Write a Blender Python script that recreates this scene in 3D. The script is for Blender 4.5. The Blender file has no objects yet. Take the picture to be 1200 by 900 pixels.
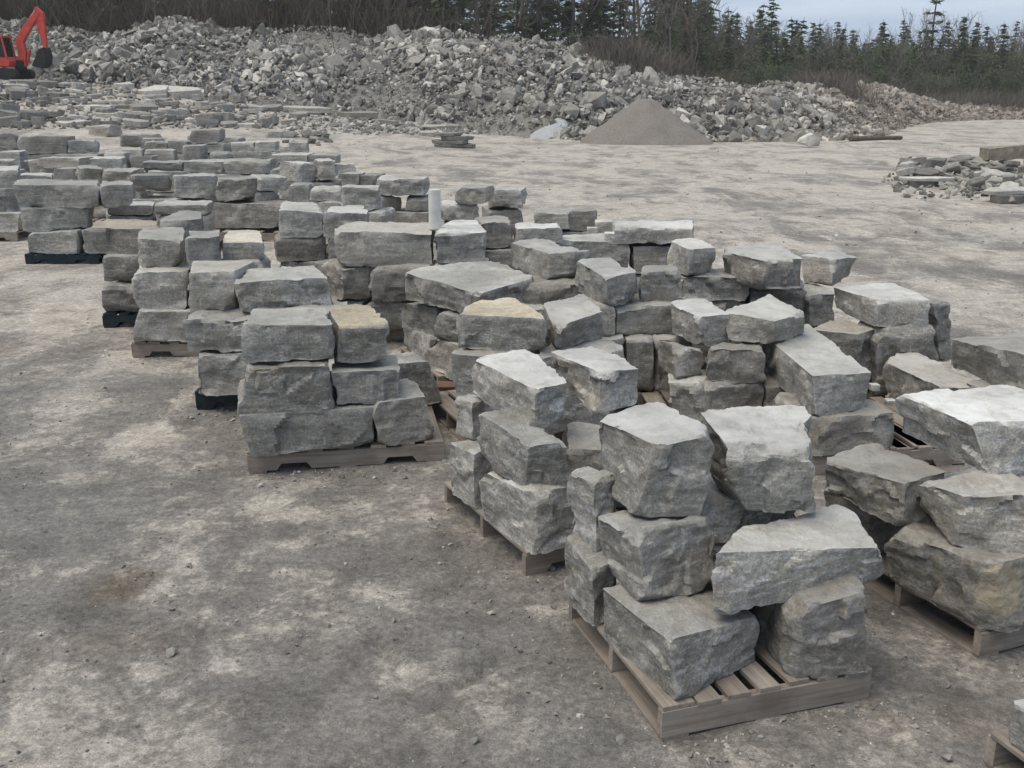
import bpy, bmesh, math, random
import numpy as np
from mathutils import Vector, Matrix

# ------------------------------------------------------------------ camera, sky, sun, exposure
SC = bpy.context.scene
COL = SC.collection
F_PX, YH, CAM_H = 1200.0, 105.0, 2.35            # focal length and horizon row of the 1200x900 photograph, eye height
PITCH = math.atan((450 - YH) / F_PX)
cam = bpy.data.objects.new('camera', bpy.data.cameras.new('camera'))
COL.objects.link(cam)
cam.location = (0, 0, CAM_H)
cam.rotation_euler = (math.pi / 2 - PITCH, 0, 0)
cam.data.sensor_width = 36.0
cam.data.lens = 36.0 * F_PX / 1200.0
cam.data.clip_end = 2000
SC.camera = cam

SUN_EL, SUN_AZ = math.radians(66), math.radians(-115)     # azimuth measured from +Y (straight ahead) towards +X
world = bpy.data.worlds.new('World'); SC.world = world; world.use_nodes = True
nt = world.node_tree; nt.nodes.clear()
def wn(t): return nt.nodes.new(t)
w_out = wn('ShaderNodeOutputWorld')
sky = wn('ShaderNodeTexSky'); sky.sky_type = 'NISHITA'; sky.sun_disc = False
sky.sun_elevation = SUN_EL; sky.sun_rotation = SUN_AZ; sky.air_density = 1.0; sky.dust_density = 2.0
bg1 = wn('ShaderNodeBackground'); bg1.inputs[1].default_value = 0.10
nt.links.new(sky.outputs[0], bg1.inputs[0])
tc = wn('ShaderNodeTexCoord'); mp = wn('ShaderNodeMapping'); mp.inputs['Scale'].default_value = (1.2, 1.2, 9)
mp.inputs['Rotation'].default_value = (0.12, 0.05, 0.4)
nz = wn('ShaderNodeTexNoise'); nz.inputs['Scale'].default_value = 2.2; nz.inputs['Detail'].default_value = 6
nt.links.new(tc.outputs['Generated'], mp.inputs[0]); nt.links.new(mp.outputs[0], nz.inputs['Vector'])
cr = wn('ShaderNodeValToRGB'); cr.color_ramp.elements[0].position = 0.34; cr.color_ramp.elements[1].position = 0.68
cr.color_ramp.elements[0].color = (0.235, 0.32, 0.47, 1); cr.color_ramp.elements[1].color = (0.47, 0.535, 0.63, 1)
nt.links.new(nz.outputs[0], cr.inputs[0])
bg2 = wn('ShaderNodeBackground'); bg2.inputs[1].default_value = 0.8
nt.links.new(cr.outputs[0], bg2.inputs[0])
mixw = wn('ShaderNodeMixShader'); mixw.inputs[0].default_value = 0.86
nt.links.new(bg1.outputs[0], mixw.inputs[1]); nt.links.new(bg2.outputs[0], mixw.inputs[2])
nt.links.new(mixw.outputs[0], w_out.inputs[0])

sun = bpy.data.objects.new('sun', bpy.data.lights.new('sun', 'SUN')); COL.objects.link(sun)
sun.data.energy = 1.5; sun.data.angle = math.radians(50); sun.data.color = (1.0, 0.91, 0.77)
sdir = Vector((math.cos(SUN_EL) * math.sin(SUN_AZ), math.cos(SUN_EL) * math.cos(SUN_AZ), math.sin(SUN_EL)))
sun.rotation_euler = (-sdir).to_track_quat('-Z', 'Y').to_euler()
SC.view_settings.view_transform = 'Standard'
SC.view_settings.look = 'None'
SC.view_settings.exposure = 0.88
SC.view_settings.gamma = 1.0
SC.view_settings.use_curve_mapping = False
SC.render.engine = 'CYCLES'

# ------------------------------------------------------------------ pixel <-> place
CP, SP = math.cos(PITCH), math.sin(PITCH)
def ray(px, py):
    dx, dy = (px - 600) / F_PX, -(py - 450) / F_PX
    return np.array((dx, dy * SP + CP, dy * CP - SP))
def un(px, py, z):                      # point of the pixel's ray on the level z
    r = ray(px, py); return r * ((z - CAM_H) / r[2]) + np.array((0, 0, CAM_H))
def at_y(px, py, Y):                    # point of the pixel's ray at the distance Y
    r = ray(px, py); return r * (Y / r[1]) + np.array((0, 0, CAM_H))
def gy(py, z=0.0): return un(600, py, z)[1]

# ------------------------------------------------------------------ numpy noise
def _hash(ix, iy, iz, seed):
    h = (ix.astype(np.uint32) * np.uint32(374761393) + iy.astype(np.uint32) * np.uint32(668265263)
         + iz.astype(np.uint32) * np.uint32(2147483647) + np.uint32((seed * 974634777 + 1013904223) & 0xffffffff))
    h = (h ^ (h >> np.uint32(13))) * np.uint32(1274126177)
    h = (h ^ (h >> np.uint32(16))) * np.uint32(2246822519)
    return ((h ^ (h >> np.uint32(15))) & np.uint32(0xffffff)).astype(np.float64) / 0xffffff * 2 - 1
def vnoise(p, seed):
    i = np.floor(p).astype(np.int64); f = p - i; u = f * f * f * (f * (f * 6 - 15) + 10)
    r = 0
    for a in (0, 1):
        wa = u[:, 0] if a else 1 - u[:, 0]
        for b in (0, 1):
            wb = u[:, 1] if b else 1 - u[:, 1]
            for c in (0, 1):
                wc = u[:, 2] if c else 1 - u[:, 2]
                r = r + wa * wb * wc * _hash(i[:, 0] + a, i[:, 1] + b, i[:, 2] + c, seed)
    return r
def fbm(p, seed, octv=3):
    r, a = 0, 1.0
    for k in range(octv):
        r = r + a * vnoise(p * (2.03 ** k) + 17.3 * k, seed + k); a *= 0.5
    return r
def sstep(a, b, x):
    t = np.clip((x - a) / (b - a), 0, 1); return t * t * (3 - 2 * t)

# ------------------------------------------------------------------ mesh / object helpers
def mesh_np(name, V, F, mat=None, smooth=False, sharp=0):
    V = np.asarray(V, dtype=np.float32); F = np.asarray(F, dtype=np.int32)
    me = bpy.data.meshes.new(name); k = F.shape[1]
    me.vertices.add(len(V)); me.vertices.foreach_set('co', V.ravel())
    me.loops.add(F.size); me.loops.foreach_set('vertex_index', F.ravel())
    me.polygons.add(len(F))
    me.polygons.foreach_set('loop_start', np.arange(0, F.size, k, dtype=np.int32))
    me.update(calc_edges=True)
    me.polygons.foreach_set('use_smooth', np.full(len(F), smooth, dtype=bool))
    if mat: me.materials.append(mat)
    me.validate(); me.update()
    if sharp: me.set_sharp_from_angle(angle=math.radians(sharp))
    return me
def link(name, me, parent=None, loc=None, rot=None):
    o = bpy.data.objects.new(name, me); COL.objects.link(o)
    if parent: o.parent = parent
    if loc is not None: o.location = loc
    if rot is not None: o.rotation_euler = rot
    return o
def tag(o, label=None, cat=None, group=None, kind=None):
    if label: o['label'] = label
    if cat: o['category'] = cat
    if group: o['group'] = group
    if kind: o['kind'] = kind
    return o
def bm_obj(name, bm, mat, parent=None, loc=None, rot=None, smooth=False):
    me = bpy.data.meshes.new(name); bm.to_mesh(me); bm.free()
    me.materials.append(mat)
    if smooth:
        for p in me.polygons: p.use_smooth = True
    return link(name, me, parent, loc, rot)
def bm_box(bm, c, s, rot=None, bevel=0.0):
    r = bmesh.ops.create_cube(bm, size=1.0)
    M = Matrix.Translation(c) @ (rot.to_4x4() if rot else Matrix.Identity(4)) @ Matrix.Diagonal((*s, 1))
    bmesh.ops.transform(bm, matrix=M, verts=r['verts'])
    if bevel:
        es = list({e for v in r['verts'] for e in v.link_edges})
        bmesh.ops.bevel(bm, geom=es, offset=bevel, segments=2, affect='EDGES', profile=0.6)
def bm_prism(bm, pts, y0, y1):          # outline in (x,z), extruded along y
    a = [bm.verts.new((x, y0, z)) for x, z in pts]; b = [bm.verts.new((x, y1, z)) for x, z in pts]
    n = len(pts)
    bm.faces.new(a); bm.faces.new(b[::-1])
    for i in range(n): bm.faces.new((a[i], b[i], b[(i + 1) % n], a[(i + 1) % n]))
    bmesh.ops.recalc_face_normals(bm, faces=bm.faces)
def bm_tube(bm, p, q, r0, r1=None, n=8):
    r1 = r0 if r1 is None else r1
    p, q = Vector(p), Vector(q); d = q - p
    M = Matrix.Translation((p + q) / 2) @ d.to_track_quat('Z', 'Y').to_matrix().to_4x4()
    bmesh.ops.create_cone(bm, cap_ends=True, segments=n, radius1=r0, radius2=r1, depth=d.length, matrix=M)

# ------------------------------------------------------------------ materials
def new_mat(name):
    m = bpy.data.materials.new(name); m.use_nodes = True
    t = m.node_tree; b = t.nodes['Principled BSDF']
    b.inputs['Roughness'].default_value = 0.9
    b.inputs['Specular IOR Level'].default_value = 0.25
    return m, t, b
class G:                                 # tiny node-graph shorthand
    def __init__(s, t): s.t = t
    def n(s, typ, **kw):
        x = s.t.nodes.new(typ)
        for k, v in kw.items(): setattr(x, k, v)
        return x
    def l(s, a, b): s.t.links.new(a, b)
    def noise(s, vec, scale, detail=4, rough=0.55, dist=0.0):
        x = s.n('ShaderNodeTexNoise'); x.inputs['Scale'].default_value = scale
        x.inputs['Detail'].default_value = detail; x.inputs['Roughness'].default_value = rough
        x.inputs['Distortion'].default_value = dist
        if vec is not None: s.l(vec, x.inputs['Vector'])
        return x.outputs[0]
    def mapping(s, vec, scale=(1, 1, 1), rot=(0, 0, 0), loc=(0, 0, 0)):
        x = s.n('ShaderNodeMapping'); x.inputs['Scale'].default_value = scale
        x.inputs['Rotation'].default_value = rot; x.inputs['Location'].default_value = loc
        s.l(vec, x.inputs[0]); return x.outputs[0]
    def ramp(s, fac, stops):
        x = s.n('ShaderNodeValToRGB'); e = x.color_ramp.elements
        while len(e) < len(stops): e.new(0.5)
        for el, (p, c) in zip(e, stops):
            el.position = p; el.color = (*(c if isinstance(c, tuple) else (c, c, c)), 1)
        s.l(fac, x.inputs[0]); return x.outputs[0]
    def mix(s, fac, a, b, mode='MIX'):
        x = s.n('ShaderNodeMix', data_type='RGBA', blend_type=mode)
        for sock, v in ((x.inputs[0], fac), (x.inputs[6], a), (x.inputs[7], b)):
            if hasattr(v, 'links'): s.l(v, sock)
            elif isinstance(v, tuple): sock.default_value = (*v, 1)
            else: sock.default_value = v
        return x.outputs[2]
    def math(s, op, a, b=None, clamp=False):
        x = s.n('ShaderNodeMath', operation=op); x.use_clamp = clamp
        for sock, v in ((x.inputs[0], a), (x.inputs[1], b)):
            if v is None: continue
            if hasattr(v, 'links'): s.l(v, sock)
            else: sock.default_value = v
        return x.outputs[0]
    def bump(s, h, strength, dist, normal=None):
        x = s.n('ShaderNodeBump'); x.inputs['Strength'].default_value = strength; x.inputs['Distance'].default_value = dist
        s.l(h, x.inputs['Height'])
        if normal is not None: s.l(normal, x.inputs['Normal'])
        return x.outputs[0]
    def attr(s, name, kind='OBJECT'):
        x = s.n('ShaderNodeAttribute', attribute_type=kind, attribute_name=name); return x

def stone_material():
    m, t, b = new_mat('quarried_stone'); g = G(t)
    geo = g.n('ShaderNodeNewGeometry'); pos = geo.outputs['Position']
    oi = g.n('ShaderNodeObjectInfo')
    off = g.n('ShaderNodeVectorMath', operation='MULTIPLY_ADD')
    rnd = g.n('ShaderNodeCombineXYZ'); g.l(oi.outputs['Random'], rnd.inputs[0]); g.l(oi.outputs['Random'], rnd.inputs[2])
    g.l(rnd.outputs[0], off.inputs[0]); off.inputs[1].default_value = (60, 60, 60); g.l(pos, off.inputs[2])
    P = off.outputs[0]
    big = g.noise(P, 3.2, 5, 0.6, 0.4)
    base = g.ramp(big, [(0.34, (0.195, 0.185, 0.158)), (0.5, (0.258, 0.246, 0.214)), (0.66, (0.34, 0.325, 0.287))])
    # pale bruises and chisel streaks of the split faces
    st = g.noise(g.mapping(P, (9, 9, 30), (0.5, 0.3, 0.2)), 1.0, 5, 0.7, 0.8)
    base = g.mix(g.ramp(st, [(0.51, 0.0), (0.60, 0.8)]), base, (0.44, 0.435, 0.415))
    st2 = g.noise(g.mapping(P, (26, 10, 10), (0.9, 0.1, 1.1)), 1.0, 4, 0.7, 0.5)
    base = g.mix(g.ramp(st2, [(0.54, 0.0), (0.64, 0.55)]), base, (0.42, 0.415, 0.40))
    dk = g.noise(P, 14, 5, 0.7)
    base = g.mix(g.ramp(dk, [(0.34, 0.4), (0.43, 0.0)]), base, (0.105, 0.10, 0.092))
    # bluish / brownish casts
    cst = g.noise(P, 1.7, 2, 0.5)
    base = g.mix(g.ramp(cst, [(0.35, 0.0), (0.65, 0.30)]), base, (0.225, 0.195, 0.155))
    base = g.mix(0.42, base, g.ramp(g.noise(P, 75, 3, 0.85), [(0.34, 0.12), (0.5, 0.47), (0.66, 0.88)]), 'OVERLAY')
    # rock dust lying on upward faces
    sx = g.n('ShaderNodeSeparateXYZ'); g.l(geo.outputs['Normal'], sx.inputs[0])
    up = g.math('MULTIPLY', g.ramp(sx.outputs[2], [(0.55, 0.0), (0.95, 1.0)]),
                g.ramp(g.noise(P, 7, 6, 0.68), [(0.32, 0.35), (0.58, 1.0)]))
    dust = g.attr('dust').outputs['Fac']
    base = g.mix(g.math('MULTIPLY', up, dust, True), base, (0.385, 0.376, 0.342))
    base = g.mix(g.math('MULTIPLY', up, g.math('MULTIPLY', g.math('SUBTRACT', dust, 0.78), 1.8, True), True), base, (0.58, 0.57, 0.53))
    # ochre weathering skin
    tn = g.ramp(g.noise(P, 11, 5, 0.7), [(0.30, 0.35), (0.55, 1.0)])
    ochre = g.ramp(g.noise(P, 28, 4, 0.7), [(0.3, (0.34, 0.28, 0.18)), (0.6, (0.52, 0.45, 0.32)), (0.8, (0.62, 0.56, 0.44))])
    tt = g.math('MULTIPLY', g.math('MULTIPLY', g.ramp(sx.outputs[2], [(0.55, 0.0), (0.8, 1.0)]), tn), g.attr('tan_top').outputs['Fac'], True)
    base = g.mix(tt, base, ochre)
    # ochre patch on one end, placed by the object's own coordinates
    to = g.n('ShaderNodeTexCoord'); vd = g.n('ShaderNodeVectorMath', operation='DISTANCE')
    g.l(to.outputs['Object'], vd.inputs[0]); g.l(g.attr('tan_at').outputs['Vector'], vd.inputs[1])
    edge = g.math('ADD', vd.outputs['Value'], g.math('MULTIPLY', g.math('SUBTRACT', g.noise(P, 12, 4, 0.6), 0.5), 0.16))
    td = g.math('MULTIPLY', g.ramp(edge, [(0.10, 1.0), (0.135, 0.0)]), g.attr('tan_spot').outputs['Fac'], True)
    base = g.mix(td, base, ochre)
    # worn, paler arrises
    base = g.mix(g.ramp(geo.outputs['Pointiness'], [(0.52, 0.0), (0.60, 0.5)]), base, (0.48, 0.475, 0.455))
    # each block has its own cast, and faint bedding
    base = g.mix(g.ramp(oi.outputs['Random'], [(0.0, 0.30), (0.45, 0.0)]), base, (0.26, 0.225, 0.175))
    base = g.mix(g.ramp(oi.outputs['Random'], [(0.7, 0.0), (1.0, 0.22)]), base, (0.205, 0.21, 0.20))
    bed = g.noise(g.mapping(P, (1.2, 1.2, 16), (0.06, 0.04, 0)), 1.0, 4, 0.6, 0.5)
    base = g.mix(0.35, base, g.ramp(bed, [(0.38, 0.25), (0.5, 0.5), (0.62, 0.76)]), 'OVERLAY')
    tone = g.attr('tone').outputs['Fac']
    cmb = g.n('ShaderNodeCombineColor')
    for i in range(3): g.l(tone, cmb.inputs[i])
    base = g.mix(1.0, base, cmb.outputs[0], 'MULTIPLY')
    g.l(base, b.inputs['Base Color'])
    h = g.math('ADD', g.math('MULTIPLY', g.noise(P, 22, 6, 0.68, 0.3), 1.0), g.math('MULTIPLY', g.noise(P, 110, 3, 0.6), 0.25))
    n1 = g.bump(g.noise(P, 6.5, 4, 0.6, 0.8), 0.35, 0.05)
    g.l(g.bump(h, 0.6, 0.014, n1), b.inputs['Normal'])
    b.inputs['Roughness'].default_value = 0.85
    return m
def rubble_material(name, kind):
    m, t, b = new_mat(name); g = G(t)
    geo = g.n('ShaderNodeNewGeometry'); P = geo.outputs['Position']
    tone = g.attr('tone', kind).outputs['Fac']
    base = g.ramp(tone, [(0.0, (0.10, 0.096, 0.086)), (0.35, (0.22, 0.209, 0.186)), (0.6, (0.305, 0.288, 0.252)), (0.8, (0.43, 0.405, 0.36)), (1.0, (0.60, 0.57, 0.51))])
    base = g.mix(0.5, base, g.ramp(g.noise(P, 6, 5, 0.7), [(0.3, 0.2), (0.7, 0.8)]), 'OVERLAY')
    sx = g.n('ShaderNodeSeparateXYZ'); g.l(P, sx.inputs[0])      # the newer, earthier tippings at the right end
    ea = g.math('ADD', sx.outputs[0], g.math('MULTIPLY', g.math('SUBTRACT', g.noise(P, 0.25, 3, 0.6), 0.5), 22.0))
    ea = g.math('MULTIPLY', g.ramp(g.math('DIVIDE', ea, 40.0), [(0.32, 0.0), (0.6, 0.55)]), g.ramp(g.math('DIVIDE', sx.outputs[1], 100.0), [(0.4, 0.0), (0.5, 1.0)]))
    base = g.mix(ea, base, (0.27, 0.215, 0.165))
    g.l(base, b.inputs['Base Color'])
    g.l(g.bump(g.noise(P, 14, 5, 0.7), 0.5, 0.04), b.inputs['Normal'])
    return m
def ground_material():
    m, t, b = new_mat('quarry_ground'); g = G(t)
    geo = g.n('ShaderNodeNewGeometry'); P = geo.outputs['Position']
    sx = g.n('ShaderNodeSeparateXYZ'); g.l(P, sx.inputs[0])
    # how much of the pale dry stone dust covers the damp grey fines: more out on the hauling yard
    far = g.ramp(g.math('DIVIDE', g.math('ADD', sx.outputs[1], g.math('MULTIPLY', sx.outputs[0], 0.55)), 40.0), [(0.10, 0.0), (0.33, 1.0)])
    n1 = g.noise(g.mapping(P, (0.75, 0.55, 0.5), (0, 0, 0.5)), 1.0, 7, 0.66, 0.7)
    n2 = g.noise(g.mapping(P, (2.3, 1.6, 1), (0, 0, -0.35)), 1.0, 8, 0.72, 0.6)
    n4 = g.noise(P, 9.0, 5, 0.75, 0.6)
    cov = g.math('ADD', g.math('ADD', g.math('MULTIPLY', n1, 0.40), g.math('MULTIPLY', n2, 0.30)), g.math('MULTIPLY', n4, 0.30))
    n3 = g.noise(g.mapping(P, (0.55, 0.26, 1), (0, 0, -0.3)), 1.0, 8, 0.74, 0.8)
    cov = g.math('ADD', cov, g.math('MULTIPLY', g.math('MULTIPLY', g.math('SUBTRACT', n3, 0.5), 0.9), far))
    cov = g.math('ADD', cov, g.math('MULTIPLY', far, 0.085))
    cov = g.math('ADD', cov, g.math('MULTIPLY', g.attr('dusty', 'GEOMETRY').outputs['Fac'], 0.085))
    fac = g.ramp(cov, [(0.47, 0.0), (0.53, 0.25), (0.565, 0.7), (0.62, 1.0)])
    soft = g.ramp(cov, [(0.40, 0.15), (0.50, 0.6), (0.60, 1.0)])
    fac = g.mix(g.math('MULTIPLY', far, 0.55), fac, soft)
    damp = g.ramp(g.noise(P, 2.3, 6, 0.7), [(0.30, (0.115, 0.105, 0.092)), (0.5, (0.175, 0.162, 0.144)), (0.70, (0.24, 0.224, 0.20))])
    dry = g.ramp(g.noise(P, 4.0, 6, 0.7), [(0.3, (0.345, 0.308, 0.258)), (0.65, (0.545, 0.498, 0.422))])
    base = g.mix(fac, damp, dry)
    br = g.noise(P, 0.9, 4, 0.6)
    base = g.mix(g.ramp(br, [(0.56, 0.0), (0.72, 0.35)]), base, (0.20, 0.155, 0.11))
    base = g.mix(g.math('MULTIPLY', g.attr('stain', 'GEOMETRY').outputs['Fac'], 0.7), base, (0.10, 0.075, 0.045))
    gr = g.noise(P, 0.45, 3, 0.5)
    base = g.mix(g.ramp(gr, [(0.52, 0.0), (0.68, 0.4)]), base, (0.185, 0.185, 0.175))
    base = g.mix(0.55, base, g.ramp(g.noise(P, 26, 6, 0.82), [(0.34, 0.16), (0.5, 0.48), (0.66, 0.86)]), 'OVERLAY')
    base = g.mix(0.35, base, g.ramp(g.noise(P, 120, 2, 0.7), [(0.3, 0.2), (0.7, 0.82)]), 'OVERLAY')
    g.l(base, b.inputs['Base Color'])
    n = g.bump(g.noise(g.mapping(P, (1.2, 1.6, 1)), 5.0, 6, 0.7, 0.5), 0.8, 0.05)
    n = g.bump(g.noise(P, 38, 5, 0.75), 0.8, 0.013, n)
    g.l(n, b.inputs['Normal'])
    b.inputs['Roughness'].default_value = 0.93
    return m
def plain(name, c, rough=0.6, metal=0.0, var=0.25, scale=8):
    m, t, b = new_mat(name); g = G(t)
    co = g.n('ShaderNodeTexCoord').outputs['Object']
    lo = tuple(x * (1 - var) for x in c); hi = tuple(min(1, x * (1 + var)) for x in c)
    g.l(g.ramp(g.noise(co, scale, 5, 0.65), [(0.3, lo), (0.7, hi)]), b.inputs['Base Color'])
    b.inputs['Roughness'].default_value = rough; b.inputs['Metallic'].default_value = metal
    g.l(g.bump(g.noise(co, scale * 5, 4, 0.6), 0.25, 0.01), b.inputs['Normal'])
    return m
def wood_material(name, dark, light):
    m, t, b = new_mat(name); g = G(t)
    co = g.n('ShaderNodeTexCoord').outputs['Object']
    oi = g.n('ShaderNodeObjectInfo'); ad = g.n('ShaderNodeVectorMath', operation='ADD')
    cx = g.n('ShaderNodeCombineXYZ')
    sc = g.math('MULTIPLY', oi.outputs['Random'], 37.0)
    for i in range(3): g.l(sc, cx.inputs[i])
    g.l(co, ad.inputs[0]); g.l(cx.outputs[0], ad.inputs[1])
    gr = g.noise(g.mapping(ad.outputs[0], (2.5, 45, 45)), 1.0, 5, 0.65, 0.4)
    base = g.ramp(gr, [(0.3, dark), (0.7, light)])
    st = g.noise(ad.outputs[0], 4.5, 4, 0.6)
    base = g.mix(g.ramp(st, [(0.45, 0.0), (0.7, 0.55)]), base, tuple(x * 0.45 for x in dark))
    base = g.mix(g.math('MULTIPLY', oi.outputs['Random'], 0.5), base, (0.14, 0.10, 0.075))
    g.l(base, b.inputs['Base Color'])
    g.l(g.bump(gr, 0.5, 0.004), b.inputs['Normal'])
    return m
def leafy(m, k=0.45):                     # thin needles let part of the light through
    t = m.node_tree; b = t.nodes['Principled BSDF']; o_ = [n for n in t.nodes if n.type == 'OUTPUT_MATERIAL'][0]
    tr = t.nodes.new('ShaderNodeBsdfTranslucent'); mx = t.nodes.new('ShaderNodeMixShader'); mx.inputs[0].default_value = k
    t.links.new(b.inputs['Base Color'].links[0].from_socket, tr.inputs[0])
    t.links.new(b.outputs[0], mx.inputs[1]); t.links.new(tr.outputs[0], mx.inputs[2]); t.links.new(mx.outputs[0], o_.inputs[0])
    return m
M_STONE = stone_material()
M_RUB = rubble_material('rubble_rock', 'OBJECT')
M_RUBS = rubble_material('rubble_mass', 'GEOMETRY')
M_GROUND = ground_material()
M_WOOD = wood_material('weathered_pallet_wood', (0.215, 0.185, 0.152), (0.43, 0.38, 0.32))
M_REDWOOD = wood_material('reddish_broken_wood', (0.14, 0.075, 0.05), (0.26, 0.16, 0.11))
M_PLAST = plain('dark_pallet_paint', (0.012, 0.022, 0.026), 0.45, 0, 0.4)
M_RED = plain('excavator_red', (0.47, 0.06, 0.042), 0.5, 0, 0.3, 3)
M_BLACK = plain('black_rubber_steel', (0.02, 0.02, 0.02), 0.7, 0, 0.4)
M_GLASS = plain('cab_glass', (0.015, 0.02, 0.02), 0.12, 0, 0.2)
M_STEEL = plain('cylinder_steel', (0.42, 0.42, 0.42), 0.35, 0.8, 0.2)
M_WHITE = plain('white_post_paint', (0.62, 0.61, 0.55), 0.6, 0, 0.15)
M_BARK = plain('bark', (0.11, 0.09, 0.07), 0.95, 0, 0.45, 6)
M_BARKG = plain('grey_bark', (0.17, 0.15, 0.13), 0.95, 0, 0.4, 6)
M_NEED = leafy(plain('conifer_needles', (0.12, 0.15, 0.075), 0.9, 0, 0.3, 1.3))
M_NEED2 = leafy(plain('dull_conifer_needles', (0.13, 0.14, 0.08), 0.9, 0, 0.3, 1.3))
M_OLIVE = leafy(plain('dull_olive_twig_crown', (0.14, 0.14, 0.095), 0.95, 0, 0.3, 0.8))
M_TWIG = plain('bare_twigs', (0.15, 0.13, 0.108), 0.95, 0, 0.4, 0.7)
M_SAPL = plain('sapling_twigs', (0.20, 0.19, 0.15), 0.95, 0, 0.35, 0.25)
M_SAND = plain('crushed_gravel', (0.20, 0.18, 0.155), 0.95, 0, 0.25, 14)
M_PALE = plain('pale_limestone_fines', (0.36, 0.37, 0.37), 0.95, 0, 0.2, 14)

# ------------------------------------------------------------------ terrain
def ground_z(X, Y, fine=True):
    X = np.asarray(X, float); Y = np.asarray(Y, float)
    side = np.maximum(0, 1.0 - X); side = side * side / (side + 1.5)
    z = 0.112 * np.minimum(side, 42) * sstep(24, 62, Y)
    if not fine: return z
    # ruts and hollows of the hauling yard, fading out under the pallets
    P = np.stack([X * 0.35, Y * 0.6, np.zeros_like(X)], -1).reshape(-1, 3)
    r = fbm(P, 5, 4).reshape(X.shape)
    amp = 0.02 + 0.05 * sstep(9, 25, Y) * sstep(-6, 6, X + 0.2 * (Y - 12))
    q = np.stack([X * 2.1, Y * 2.1, np.zeros_like(X)], -1).reshape(-1, 3)
    r2 = fbm(q, 9, 4).reshape(X.shape)
    return z + (r - 0.35) * amp * 0.6 + r2 * 0.006
def axis(fine_lo, fine_hi, step, lo, hi, g=1.07):
    a = list(np.arange(fine_lo, fine_hi, step)); s = step; x = fine_hi
    while x < hi: a.append(x); s *= g; x += s
    a.append(hi); s = step; x = fine_lo - step; b = []
    while x > lo: b.append(x); s *= g; x -= s
    b.append(lo); return np.array(b[::-1] + a)
gx = axis(-3.2, 3.4, 0.035, -420, 420, 1.045); gyy = axis(1.8, 7.5, 0.035, -40, 600, 1.03)
GX, GYY = np.meshgrid(gx, gyy)
GZ = ground_z(GX, GYY)
# two shallow scrapes left by fork tines near the front pallet
def scrape(p, q, w, d):
    global GZ
    a = un(*p, 0)[:2]; b_ = un(*q, 0)[:2]; v = b_ - a; L = np.hypot(*v); v /= L
    s = (GX - a[0]) * v[0] + (GYY - a[1]) * v[1]; n_ = -(GX - a[0]) * v[1] + (GYY - a[1]) * v[0]
    msk = sstep(-0.15, 0.1, s) * (1 - sstep(L - 0.1, L + 0.15, s))
    GZ = GZ - d * np.exp(-(n_ / w) ** 2) * msk + 0.6 * d * np.exp(-((np.abs(n_) - 2.1 * w) / w) ** 2) * msk
scrape((432, 738), (495, 820), 0.035, 0.022)
scrape((515, 822), (585, 772), 0.03, 0.018)
nx, ny = len(gx), len(gyy)
idx = np.arange(nx * ny).reshape(ny, nx)
FQ = np.stack([idx[:-1, :-1], idx[:-1, 1:], idx[1:, 1:], idx[1:, :-1]], -1).reshape(-1, 4)
PATCH = [(165, 515, 55, 18, 1), (330, 650, 45, 30, 1), (380, 598, 60, 14, .8), (500, 775, 55, 30, 1), (560, 800, 45, 22, .9), (140, 425, 32, 20, 1.2), (225, 465, 28, 20, 1.1),
         (80, 470, 60, 12, .8), (545, 842, 60, 25, .7), (30, 850, 50, 30, .8), (290, 740, 55, 12, .7), (985, 775, 32, 16, 1), (645, 716, 25, 8, 1), (440, 690, 60, 14, .6), (60, 372, 80, 18, .8),
         (45, 325, 70, 12, .9), (150, 790, 60, 14, .5), (250, 690, 40, 12, .4), (1060, 860, 60, 18, .4), (470, 610, 60, 14, .6), (90, 560, 60, 10, .5), (620, 870, 40, 20, .4),
         (440, 650, 100, 20, -1), (610, 745, 60, 34, -.9), (240, 560, 70, 16, -.6), (60, 640, 90, 20, -.5), (330, 805, 90, 20, -.6), (880, 870, 120, 20, -.5), (1000, 700, 60, 30, -.7), (720, 870, 40, 20, -.6), (250, 470, 60, 16, -.5)]
DUSTY = np.zeros_like(GX)
Q = np.stack([GX * 2.3, GYY * 2.3, 0 * GX], -1).reshape(-1, 3)
w1, w2 = fbm(Q, 41, 4).reshape(GX.shape), fbm(Q + 50, 42, 4).reshape(GX.shape)
for cx, cy, rx, ry, a_ in PATCH:
    c = un(cx, cy, 0); ex_ = un(cx + rx, cy, 0)[0] - c[0]; ey_ = (un(cx, cy - ry, 0)[1] - un(cx, cy + ry, 0)[1]) / 2
    d_ = np.hypot((GX - c[0]) / ex_ + 0.55 * w1, (GYY - c[1]) / ey_ + 0.55 * w2)
    DUSTY += a_ * (1 - sstep(0.35, 1.25, d_))
def track(pts, w, amp, gauge=1.7):
    global DUSTY
    W = np.array([un(*q, 0)[:2] for q in pts])
    for side in (-0.5, 0.5):
        best = np.full(GX.shape, 1e9)
        for a_, b_ in zip(W[:-1], W[1:]):
            v = b_ - a_; L = np.hypot(*v); v = v / L; nv = np.array((-v[1], v[0])) * side * gauge; q0 = a_ + nv
            s_ = np.clip((GX - q0[0]) * v[0] + (GYY - q0[1]) * v[1], 0, L)
            best = np.minimum(best, np.hypot(GX - q0[0] - v[0] * s_ + 0.12 * w1, GYY - q0[1] - v[1] * s_ + 0.12 * w2))
        DUSTY += amp * np.exp(-(best / w) ** 2) * np.clip(0.7 + 0.8 * w2, 0, 1.2)
track([(1260, 420), (1160, 350), (1060, 300), (940, 262), (800, 232), (640, 208), (450, 190)], 0.28, -1.1)
track([(1260, 330), (1080, 280), (900, 240), (700, 205), (520, 178)], 0.32, -0.9)
track([(1260, 262), (1000, 232), (800, 200), (640, 180), (480, 168)], 0.35, 0.8)
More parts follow.
